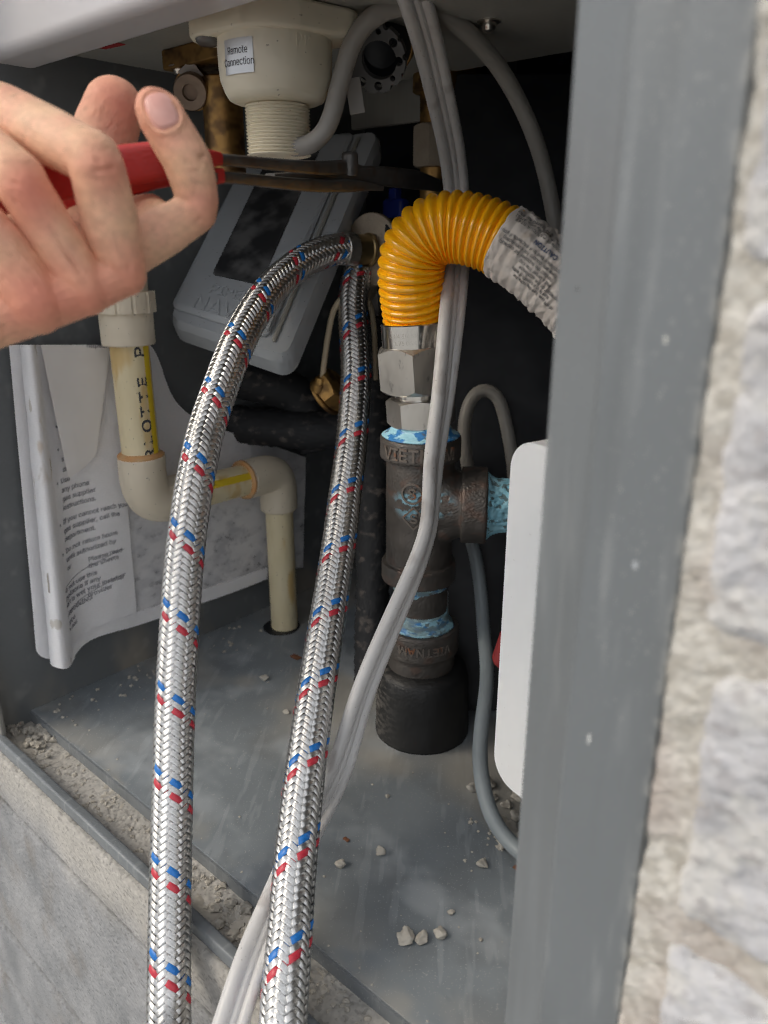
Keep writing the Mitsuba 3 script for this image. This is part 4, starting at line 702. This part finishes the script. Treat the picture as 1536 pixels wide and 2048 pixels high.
# ================================================================== SLANTED GREY BOX
LL, LR, UL, UR = V(*(-0.5109,0.3303,0.2977)), V(*(-0.4159,0.3668,0.2719)), V(*(-0.5675,0.4698,0.4299)), V(*(-0.4456,0.5036,0.4381))
cn = unit(np.cross(LR - LL, UL - LL)); cn = cn * np.sign(cn @ (CAMO - LL))
def warp(t):
    t = t.copy(); u, v_, d = t.vertices[:, :1], t.vertices[:, 1:2], t.vertices[:, 2:3]
    t.vertices = LL * (1 - u) * (1 - v_) + LR * u * (1 - v_) + UL * (1 - u) * v_ + UR * u * v_ + cn * d
    if np.linalg.det(np.stack([LR - LL, UL - LL, cn])) < 0: t.invert()
    return t
def rrect(u0, u1, v0, v1, r, d0, d1, e=0.0, n=14):
    """rounded slab over the face (units: fractions of the face), with a rounded rim"""
    ms = []
    for d, k in ((d0, 0.0), (d1 - e, 0.0), (d1, 1.0)):
        for cu, cv in ((u0 + r, v0 + r * 0.55), (u1 - r, v0 + r * 0.55), (u0 + r, v1 - r * 0.55), (u1 - r, v1 - r * 0.55)):
            rr_ = r - k * min(0.03, r * 0.6)
            c = m3.Manifold.cylinder(0.00005, rr_, rr_, 32).scale([1, 0.55, 1]).translate([cu, cv, d]); ms.append(c)
    return from_man(hull(ms).refine_to_length(0.05))
cb = thing('control_box', 'slanted grey plastic control box with a dark window behind the first hose', 'control box')
part(cb, 'case', warp(rrect(0, 1, 0, 1, 0.11, -0.024, -0.004, 0.006)), 'm_ctrl', 35)
fc_ = part(cb, 'front_cover', warp(rrect(0.01, 0.80, 0.055, 0.985, 0.06, -0.0035, 0.0, 0.0018)), 'm_ctrl', 35)
part(cb, 'side_channel', warp(rrect(0.83, 0.86, 0.05, 0.96, 0.012, -0.0035, -0.0020, 0.0005)), 'm_under', 35)
part(cb, 'window', warp(rrect(0.21, 0.60, 0.24, 0.93, 0.035, 0.0002, 0.0009, 0.0003)), 'm_window', 35)
def ctext(s, u, v_, h):
    t = meshkit.text_mesh(s, h, 0.0008, True); t.vertices = np.stack([u + t.vertices[:, 0] / 0.105, v_ + t.vertices[:, 1] / 0.21, t.vertices[:, 2] + 0.0001], 1); return warp(t)
part(cb, 'raised_letters', cat([ctext('PIPEDUO', 0.24, 0.160, 0.0085), ctext('NAVIEN', 0.16, 0.078, 0.0125)]), 'm_ctrl', False)

# ================================================================== PLIERS
pl = thing('pliers', 'red-handled steel pliers held by the hand, jaws reaching the brass fitting', 'pliers')
def bar(pts, hw, tk, n=60):
    C, s = spline(pts, n); k = np.linspace(0, 1, len(hw)); u = np.linspace(0, 1, n)
    w = np.interp(u, k, hw); th = np.interp(u, k, tk)
    t, _, _ = frames(C); Bq = np.cross(t, CAMO - C); Bq /= np.linalg.norm(Bq, axis=1, keepdims=True); Nq = np.cross(t, Bq)
    a = np.arange(24) * 2 * np.pi / 24; ca, sa = np.cos(a), np.sin(a)
    e = 0.45; px_, py_ = np.sign(ca) * np.abs(ca) ** e, np.sign(sa) * np.abs(sa) ** e
    v = C[:, None] + (w[:, None] * px_[None])[..., None] * Bq[:, None] + (th[:, None] * py_[None])[..., None] * Nq[:, None]
    v = v.reshape(-1, 3); f = grid_faces(n, 24, True); m = len(v); v = np.vstack([v, C[:1], C[-1:]]); q = np.arange(24); q2 = (q + 1) % 24; o = (n - 1) * 24
    t = tri(v, np.vstack([f, np.stack([q2, q, q * 0 + m], 1), np.stack([o + q, o + q2, q * 0 + m + 1], 1)])); t.fix_normals(); return t
u1 = part(pl, 'upper_arm', bar([(-0.2727,0.2006,0.3806),(-0.2873,0.2282,0.3825),(-0.3013,0.2661,0.3841),(-0.3202,0.3144,0.3868),(-0.3329,0.3469,0.3895),(-0.3382,0.3675,0.3892)], [0.0024, 0.0024, 0.0028, 0.0034, 0.0040, 0.0018], [0.0028] * 6), 'm_tool', 40)
part(pl, 'lower_arm', bar([(-0.271,0.1988,0.3736),(-0.29,0.2298,0.3758),(-0.3077,0.2712,0.3768),(-0.3219,0.3158,0.3781),(-0.33,0.3521,0.3801),(-0.3356,0.3756,0.3803)], [0.0022, 0.0024, 0.0028, 0.0032, 0.0034, 0.0016], [0.0028] * 6), 'm_tool', 40)
part(pl, 'jaw', bar([(-0.3162,0.2724,0.3804),(-0.3252,0.3081,0.3828),(-0.3321,0.346,0.386),(-0.3468,0.3977,0.3882),(-0.3595,0.4434,0.3888),(-0.3669,0.4743,0.3874)], [0.0012, 0.0026, 0.0046, 0.0058, 0.0062, 0.0040], [0.0028] * 6), 'm_tool', 40)
pvb = V(*(-0.3288,0.3427,0.3911))
part(pl, 'pivot_bolt', lathe([(0.0042, -0.006), (0.0046, -0.005), (0.0046, 0.005), (0.0038, 0.0062)], pvb, UPZ + V(0.1, -0.1, 0), 24), 'm_tool', 30)
part(pl, 'red_grip', bar([(-0.3192,0.1284,0.3627),(-0.3111,0.1403,0.3667),(-0.3018,0.1517,0.3706),(-0.2937,0.1618,0.3735),(-0.2851,0.1738,0.3769),(-0.276,0.1856,0.3791),(-0.2727,0.1947,0.38),(-0.2776,0.2109,0.3815)], [0.0062, 0.0064, 0.0068, 0.0070, 0.0074, 0.0068, 0.0042, 0.0026], [0.0060, 0.0060, 0.0060, 0.0060, 0.0062, 0.0058, 0.0040, 0.0032]), 'm_grip', 60)
part(pl, 'red_grip', bar([(-0.3375,0.1543,0.3559),(-0.3167,0.1687,0.3654),(-0.2991,0.1815,0.3716),(-0.2845,0.193,0.3745),(-0.277,0.1995,0.3743),(-0.2788,0.2125,0.3753)], [0.0050, 0.0052, 0.0052, 0.0048, 0.0036, 0.0030], [0.005, 0.005, 0.005, 0.0045, 0.004, 0.0032]), 'm_grip', 60)

# ================================================================== HAND
def chain(j):
    j = [np.array(x) for x in j]; out = []
    for a, b in zip(j[:-1], j[1:]):
        out.append(hull([ball(a[:3], a[3], 28), ball(b[:3], b[3], 28)]))
    return out
bones = []
# first finger seen (knuckle right), its neighbour, and the two at the frame edge
bones += chain([(-0.2481,0.1464,0.3395,0.0075),(-0.2481,0.1438,0.3551,0.0093),(-0.2472,0.1408,0.3711,0.0087),(-0.2486,0.1407,0.3749,0.0085),(-0.2732,0.1392,0.3833,0.0094),(-0.3014,0.1383,0.3924,0.0099),(-0.3266,0.1377,0.3994,0.0091),(-0.3505,0.1377,0.3992,0.009),(-0.364,0.1396,0.3926,0.0085)])
bones += chain([(-0.2518,0.1338,0.3346,0.0084),(-0.2558,0.1271,0.3519,0.0081),(-0.2585,0.1212,0.3655,0.008),(-0.2605,0.1209,0.3686,0.0083),(-0.2834,0.1219,0.3779,0.0091),(-0.3091,0.1211,0.3824,0.008),(-0.3351,0.122,0.3819,0.0082)])
bones += chain([(-0.2582,0.1193,0.3309,0.0102),(-0.2631,0.1128,0.3474,0.0092),(-0.2674,0.1068,0.3577,0.0087),(-0.2906,0.1064,0.3643,0.0085),(-0.3152,0.1063,0.3683,0.0083)])
bones += chain([(-0.2679,0.1055,0.3258,0.0104),(-0.2735,0.099,0.3406,0.0092),(-0.2791,0.0951,0.3489,0.0085),(-0.3051,0.0941,0.3535,0.0083)])
# bent finger with the visible nail
bones += chain([(-0.261,0.158,0.3462,0.0083),(-0.2554,0.1692,0.3535,0.0085),(-0.2476,0.1777,0.3599,0.0072),(-0.2471,0.1785,0.3636,0.0072),(-0.2483,0.1779,0.3706,0.0082),(-0.2495,0.1769,0.3768,0.0085),(-0.2525,0.1746,0.3835,0.0084),(-0.2553,0.1723,0.3898,0.0082),(-0.2571,0.1708,0.3931,0.0068),(-0.258,0.1706,0.3946,0.0057)])
# thumb from behind
bones += chain([(-0.3171,0.191,0.4016,0.0119),(-0.3195,0.1877,0.393,0.0128),(-0.3203,0.1837,0.3799,0.0125),(-0.3194,0.179,0.3623,0.013),(-0.3127,0.17,0.3427,0.0145)])
# palm and back of the hand
PM = [(-0.2485,0.1467,0.3394,0.0072),(-0.2523,0.1341,0.3346,0.008),(-0.2593,0.1198,0.3308,0.0097),(-0.27,0.1064,0.3256,0.0102),(-0.3062,0.1692,0.3466,0.0114),(-0.3322,0.1546,0.3466,0.0145),(-0.3934,0.1117,0.3343,0.0204),(-0.3337,0.0953,0.3225,0.0148)]
bones.append(hull([ball(q[:3], q[3], 24) for q in np.array(PM)]))
PM2 = [(-0.2651,0.1587,0.3435,0.0069),(-0.287,0.1839,0.3598,0.008),(-0.297,0.1827,0.3581,0.0089),(-0.3092,0.1708,0.3466,0.0115),(-0.2703,0.1778,0.3576,0.0065)]
bones.append(hull([ball(q[:3], q[3], 24) for q in np.array(PM2)]))
FA = [(-0.3934,0.1117,0.3343,0.0204),(-0.3337,0.0953,0.3225,0.0148),(-0.4891,0.0626,0.3196,0.0281),(-0.4137,0.0515,0.3048,0.0222)]
bones.append(hull([ball(q[:3], q[3], 24) for q in np.array(FA)]))
hm = m3.Manifold.batch_boolean(bones, m3.OpType.Add).refine_to_length(0.0016)
hand = from_man(hm)
trimesh.smoothing.filter_taubin(hand, lamb=0.5, nu=0.52, iterations=14)
hand = hand.subdivide(); hand.merge_vertices(); trimesh.smoothing.filter_taubin(hand, lamb=0.5, nu=0.52, iterations=6)
hv = hand.vertices.copy(); hn = hand.vertex_normals.copy()
def near(c, r): return np.exp(-(np.linalg.norm(hv - np.asarray(c), axis=1) / r) ** 2)
# knuckle lumps, tendons and fold lines
for c, r, a in (((-0.2378,0.1375,0.3734), 0.007, 0.0007), ((-0.2477,0.1181,0.3658), 0.008, 0.0008), ((-0.2397,0.1449,0.3384), 0.007, 0.0010), ((-0.243,0.1304,0.332), 0.008, 0.0010), ((-0.248,0.115,0.3325), 0.010, 0.0012), ((-0.2375,0.1762,0.3587), 0.006, 0.0008)):
    hv += hn * (a * near(c, r))[:, None]
def crease(pts, w, dep):
    C, _ = spline(pts, 120); d = cKDTree(C).query(hv)[0]
    return -dep * np.exp(-(d / w) ** 2)
disp = np.zeros(len(hv)); crs = np.zeros(len(hv))
for pts in ([(-0.2425,0.1363,0.3736),(-0.2407,0.1365,0.3737),(-0.2385,0.1369,0.3734)], [(-0.2462,0.1353,0.3694),(-0.2408,0.1366,0.3681),(-0.2395,0.1412,0.3694)], [(-0.2449,0.1365,0.3665),(-0.241,0.1381,0.3656),(-0.2398,0.141,0.3665)],
            [(-0.2423,0.1713,0.3755),(-0.24,0.1739,0.3766),(-0.2418,0.1786,0.378)], [(-0.2414,0.1713,0.3739),(-0.2393,0.1736,0.3747)], [(-0.2524,0.1145,0.364),(-0.2479,0.116,0.3618),(-0.2469,0.1199,0.3622)], [(-0.2532,0.1153,0.3612),(-0.2488,0.1169,0.3593),(-0.2485,0.1204,0.3602)], [(-0.2443,0.1352,0.3718),(-0.2388,0.1368,0.3707),(-0.2382,0.1406,0.3716)], [(-0.2476,0.1373,0.3764),(-0.2417,0.1383,0.3764),(-0.2406,0.141,0.377)], [(-0.2547,0.1154,0.3673),(-0.2491,0.1169,0.3658),(-0.248,0.1207,0.3659)], [(-0.2417,0.1718,0.3723),(-0.2404,0.1747,0.3731)], [(-0.2427,0.1514,0.3399),(-0.2479,0.1571,0.3438),(-0.2511,0.1587,0.3471)], [(-0.2369,0.1397,0.3341),(-0.2363,0.142,0.338),(-0.2396,0.1437,0.3418)], [(-0.242,0.1261,0.3299),(-0.2397,0.1281,0.3329),(-0.2412,0.1297,0.3361)], [(-0.2478,0.1228,0.3548),(-0.2466,0.126,0.3474),(-0.2454,0.1294,0.3405)], [(-0.2421,0.1741,0.3571),(-0.2384,0.1752,0.3583),(-0.2374,0.1772,0.3607)]):
    q = crease(pts, 0.0008, 0.00062); disp += q; crs = crs + q / -0.00062
for pts in ([(-0.2751,0.1715,0.3593),(-0.2623,0.1698,0.3556),(-0.251,0.1704,0.3538),(-0.2449,0.1739,0.3558)], [(-0.2749,0.1766,0.3639),(-0.2578,0.1724,0.3587),(-0.2501,0.1728,0.3572)]):
    disp += crease(pts, 0.0011, 0.0010)
disp += (meshkit.fbm(hv * 300, 3, 2) - 0.5) * 0.00030
for pts, a in (([(-0.2441,0.1267,0.3383),(-0.2449,0.1218,0.3474),(-0.2451,0.1179,0.3575)], 0.0004), ([(-0.2411,0.1414,0.3426),(-0.2387,0.1387,0.3534),(-0.2368,0.1367,0.3636)], 0.0004), ([(-0.2487,0.1199,0.3384),(-0.2501,0.1159,0.3445),(-0.2522,0.1118,0.3518)], 0.0005), ([(-0.2455,0.1623,0.3504),(-0.2395,0.1668,0.3545),(-0.2366,0.1733,0.357)], 0.0003)):
    C, _ = spline(pts, 80); d = cKDTree(C).query(hv)[0]; disp += a * np.exp(-(d / 0.0018) ** 2)
nax = unit(V(*(-0.2586,0.1712,0.3969)) - V(*(-0.2501,0.1719,0.3823))); ncc = V(*(-0.2505,0.169,0.3918)); nsd = unit(np.cross(nax, CAMO - ncc)); rel = hv - ncc
nr = np.sqrt((rel @ nsd / 0.0052) ** 2 + (rel @ nax / 0.0068) ** 2); onf = (np.linalg.norm(rel, axis=1) < 0.013) & (hn @ unit(CAMO - ncc) > 0)
disp += np.where(onf, 0.00055 * np.exp(-((nr - 1.18) / 0.13) ** 2) - 0.0003 * np.exp(-((nr - 0.99) / 0.07) ** 2), 0)
hand.vertices = hv + hn * disp[:, None]; hv = hand.vertices
base = np.array([0.72, 0.43, 0.265]); red = np.array([0.62, 0.185, 0.12]); pale = np.array([0.80, 0.57, 0.38]); pink = np.array([0.70, 0.325, 0.225])
mo = np.clip((meshkit.fbm(hv * 110, 4, 4)[:, None] - 0.3) * 2.2, 0, 1); m2 = np.clip((meshkit.fbm(hv * 480, 3, 14)[:, None] - 0.35) * 2.5, 0, 1)
colr = base * (1 - 0.75 * mo) + pink * 0.75 * mo
colr = colr * (0.88 + 0.18 * m2)
colr = colr * (1 - 0.28 * np.clip(crs, 0, 1)[:, None]) + red * 0.10 * np.clip(crs, 0, 1)[:, None]
dk = np.clip((meshkit.fbm(hv * 260 + 9, 3, 24)[:, None] - 0.64) * 6, 0, 1); colr = colr * (1 - 0.22 * dk)
def tint(cc, c, r, k):
    global colr
    w = (k * near(c, r))[:, None]; colr = colr * (1 - w) + np.array(cc) * w
for c, r, k in (((-0.2383,0.1389,0.3713), 0.0075, 0.6), ((-0.2487,0.1202,0.3662), 0.010, 0.85), ((-0.25,0.117,0.3619), 0.008, 0.5), ((-0.2476,0.1153,0.3325), 0.015, 0.75), ((-0.2426,0.1299,0.3301), 0.010, 0.6), ((-0.2385,0.1449,0.3362), 0.011, 0.6), ((-0.2538,0.1665,0.393), 0.011, 0.5), ((-0.3058,0.1871,0.4021), 0.016, 0.7), ((-0.237,0.177,0.3595), 0.010, 0.45)):
    tint(red, c, r, k)
for c, r, k in (((-0.2602,0.1696,0.3573), 0.012, 0.6), ((-0.3151,0.1773,0.3866), 0.008, 0.6), ((-0.2663,0.1347,0.3849), 0.015, 0.3)):
    tint(pale, c, r, k)
pk = thing('person', 'bare hand reaching in from the left, fingers curled round red pliers', 'person')
scene[pk] = mikit.ply(hand, 'm_skin', True, color=np.clip(colr, 0, 1))
# nail: a curved plate laid on the finger tip
ax_ = unit(V(*(-0.2586,0.1712,0.3969)) - V(*(-0.2501,0.1719,0.3823))); nc = V(*(-0.2505,0.169,0.3918)); vw_ = unit(CAMO - nc); sd = unit(np.cross(ax_, vw_)); vw_ = unit(np.cross(sd, ax_))
tree_pts = []
gu, gv = np.meshgrid(np.linspace(-1, 1, 17), np.linspace(-1, 1, 21), indexing='ij')
sup = np.maximum(1e-9, (np.abs(gu) ** 3.2 + np.abs(gv) ** 3.2) ** (1 / 3.2)); mxn = np.maximum(np.abs(gu), np.abs(gv)) / sup
gu2, gv2 = gu * np.where(sup > 1e-8, mxn, 1), gv * np.where(sup > 1e-8, mxn, 1)
pp = nc + sd * (gu2[..., None] * 0.0050) + ax_ * (gv2[..., None] * 0.0066) 
pf = pp.reshape(-1, 3)
loc = hand.vertices; sel = np.where(np.linalg.norm(loc - nc, axis=1) < 0.016)[0]; sel = sel[(hand.vertex_normals[sel] @ vw_) > 0.05]
q2 = np.stack([(loc[sel] - nc) @ sd, (loc[sel] - nc) @ ax_], 1); hh = (loc[sel] - nc) @ vw_
A_ = np.stack([np.ones(len(q2)), q2[:, 0], q2[:, 1], q2[:, 0] ** 2, q2[:, 0] * q2[:, 1], q2[:, 1] ** 2, q2[:, 1] ** 3, q2[:, 0] ** 4 * 1e3], 1)
wsel = np.abs(q2[:, 0]) < 0.0065
cf, *_ = np.linalg.lstsq(A_[wsel], hh[wsel], rcond=None)
a_, b_ = gu2.ravel() * 0.0050, gv2.ravel() * 0.0066
hz = np.stack([np.ones(len(a_)), a_, b_, a_ ** 2, a_ * b_, b_ ** 2, b_ ** 3, a_ ** 4 * 1e3], 1) @ cf
edge_ = np.maximum(np.abs(gu), np.abs(gv)).ravel()
nv = pf + vw_[None] * (hz + np.where(edge_ > 0.99, -0.0005, 0.00032))[:, None]
nf = grid_faces(17, 21, False); nt = tri(nv, nf)
if (nt.face_normals.mean(0) @ vw_) < 0: nt.invert()
part(pk, 'fingernail', nt, 'm_nail', True)

# ================================================================== CRUMBS AND LITTER
def chunk(c, r, seed, flat=0.55):
    q = np.random.default_rng(seed + 900); p = q.normal(size=(16, 3)); p /= np.linalg.norm(p, axis=1, keepdims=True)
    p *= q.uniform(0.72, 1.12, (16, 1))
    t = trimesh.Trimesh(p).convex_hull; t = refine(t, 0.22); trimesh.smoothing.filter_taubin(t, iterations=12); t.vertices += t.vertex_normals * ((meshkit.fbm(t.vertices * 2.6 + seed * 3.7, 4, seed) - 0.5) * 0.55)[:, None]
    t.vertices = t.vertices * [r, r * (0.8 + 0.3 * (seed % 3) / 2), r * flat]; t.apply_transform(trimesh.transformations.rotation_matrix(seed * 1.3, [0, 0, 1]))
    t.apply_translation(V(*c) + V(0, 0, -t.bounds[0][2] - 0.0004)); return t
CH = [((760,1703), 13, 'round grey mortar crumb on the floor between the second hose and the dark cable'), ((682,1727), 14, 'rough grey mortar crumb on the floor close to the right side of the second hose'), ((965,1725), 14, 'brownish mortar crumb on the floor just below the dark cable bend'),
      ((810,1872), 18, 'largest pale mortar crumb, leftmost of the row of three on the floor'), ((842,1874), 16, 'flat pale mortar crumb in the middle of the row of three'), ((878,1866), 15, 'pale mortar crumb at the right end of the row of three'),
      ((901,1824), 8, 'small pale chip above the row of three crumbs'), ((776,1592), 7, 'tiny grey chip alone on the floor below the black wrapped riser'), ((960,1879), 5, 'tiny chip on the floor right of the row of three crumbs'),
      ((527,1358), 10, 'grey chip on the floor in front of the drain hole'), ((573,1424), 8, 'pale chip on the floor immediately left of the second hose'), ((86,1386), 11, 'pale stone chip in the left corner of the floor')]
import itertools
CP = {(760,1703): (-0.2478,0.2764,0), (682,1727): (-0.2583,0.2534,0), (965,1725): (-0.1958,0.3097,0), (810,1872): (-0.1968,0.2393,0), (842,1874): (-0.1905,0.2449,0), (878,1866): (-0.1848,0.2533,0), (901,1824): (-0.1892,0.2693,0), (776,1592): (-0.277,0.3171,0), (960,1879): (-0.167,0.2657,0), (527,1358): (-0.4515,0.3565,0), (573,1424): (-0.4006,0.3371,0), (86,1386): (-0.5689,0.2222,0)}
for k, (px_, r, lb) in enumerate(CH):
    c = CP[px_]; dist = np.linalg.norm(np.array(c) - CAMO)
    solo('mortar_crumb', chunk(c, r * dist / 1538, k + 2), 'm_pebble', lb, 'mortar crumb', 50)
RB = [(-0.2231,0.3609,0), (-0.2132,0.362,0), (-0.2006,0.3559,0), (-0.207,0.3454,0), (-0.1969,0.3426,0), (-0.1958,0.3312,0), (-0.2341,0.3711,0), (-0.2094,0.373,0), (-0.2388,0.3602,0)]
for k, c in enumerate(RB):
    solo('rubble_piece', chunk(c, float(rng.uniform(0.0048, 0.0080)), 40 + k), 'm_pebble', 'broken grey mortar piece heaped by the dark cable under the white box', 'mortar rubble', 50, group='mortar rubble under the white box')
for c, s_, lb in (((-0.4582,0.3996,0.0003), 0.006, 'reddish brown leaf scrap lying on the floor behind the second hose'), ((-0.2703,0.2704,0.0003), 0.0025, 'small brown leaf speck on the floor right of the second hose'), ((-0.1784,0.3206,0.0003), 0.003, 'dark brown scrap on the floor beside the jamb')):
    t = rough(refine(rbox(s_ * 1.7, s_, 0.0006, 0.0002), 0.001), 0.0004, 300, 5); t.apply_translation(V(*c) + V(0, 0, 0.0006)); solo('leaf_scrap', t, 'm_leaf', lb, 'leaf scrap', 40)
for pts, lb in (([(-0.2979,0.1824,0.0191),(-0.2946,0.1832,0.0173),(-0.2922,0.1855,0.0178),(-0.2885,0.1867,0.0165)], 'pale blue shred of sealing tape lying on the gritty ledge'),):
    C, _ = spline(pts, 20); C[:, 2] = -0.0115; solo('tape_shred', rough(tube(C, 0.0011, 8), 0.0005, 400, 2), 'm_bluebit', lb, 'tape shred', True)
# gritty ledge between the floor edge and the sill bead, and fine grit
n_, m_ = 420, 14
gx, gy = np.meshgrid(np.linspace(-0.555, -0.0985, n_), np.linspace(0.180, 0.2042, m_), indexing='ij')
gz = -0.0128 + 0.0050 * np.maximum(0, meshkit.fbm(np.stack([gx * 28, gy * 60, gx * 0], -1), 4, 3) - 0.30) + 0.0026 * meshkit.fbm(np.stack([gx * 260, gy * 260, gx * 0], -1), 3, 6)
parts_ = [tri(np.stack([gx, gy, gz], -1).reshape(-1, 3), grid_faces(n_, m_, False)[:, ::1])]
if parts_[0].face_normals[:, 2].mean() < 0: parts_[0].invert()
ic = trimesh.creation.icosphere(1, 1.0)
def grit(n, fx, fy, fz, r0, r1, seed):
    r = np.random.default_rng(seed); out = []
    for k in range(n):
        t = ic.copy(); t.vertices = t.vertices * (0.6 + 0.8 * r.random((len(t.vertices), 1))) * r.uniform(r0, r1) * [1, 1, 0.7]; x, y = fx(r), fy(r); t.apply_translation([x, y, fz(x, y)]); out.append(t)
    return out
parts_ += grit(240, lambda r: r.uniform(-0.55, -0.10), lambda r: r.uniform(0.183, 0.203), lambda x, y: -0.0095, 0.0006, 0.0019, 1)
parts_ += grit(60, lambda r: r.normal(-0.268, 0.016), lambda r: r.uniform(0.184, 0.203), lambda x, y: -0.0082, 0.0018, 0.0040, 12)
parts_ += grit(26, lambda r: r.normal(-0.53, 0.012), lambda r: r.uniform(0.186, 0.206), lambda x, y: -0.0075, 0.0018, 0.0042, 13)
solo('ledge_grit', cat(parts_), 'm_dirt', 'sandy grit and mortar dust filling the ledge along the sill', 'grit', 30, kind='stuff')
fine = grit(80, lambda r: r.uniform(-0.50, -0.11), lambda r: 0.208 + 0.22 * r.random() ** 1.6, lambda x, y: 0.0001, 0.0002, 0.0008, 3)
fine += grit(50, lambda r: r.normal(-0.195, 0.016), lambda r: r.normal(0.338, 0.010), lambda x, y: 0.0004, 0.0005, 0.0016, 4)
fine += grit(60, lambda r: r.uniform(-0.55, -0.50), lambda r: r.uniform(0.21, 0.42), lambda x, y: 0.0006, 0.0005, 0.0016, 5)
solo('floor_grit', cat(fine), 'm_pebble', 'fine pale grit scattered over the metal floor', 'grit', 30, kind='stuff')
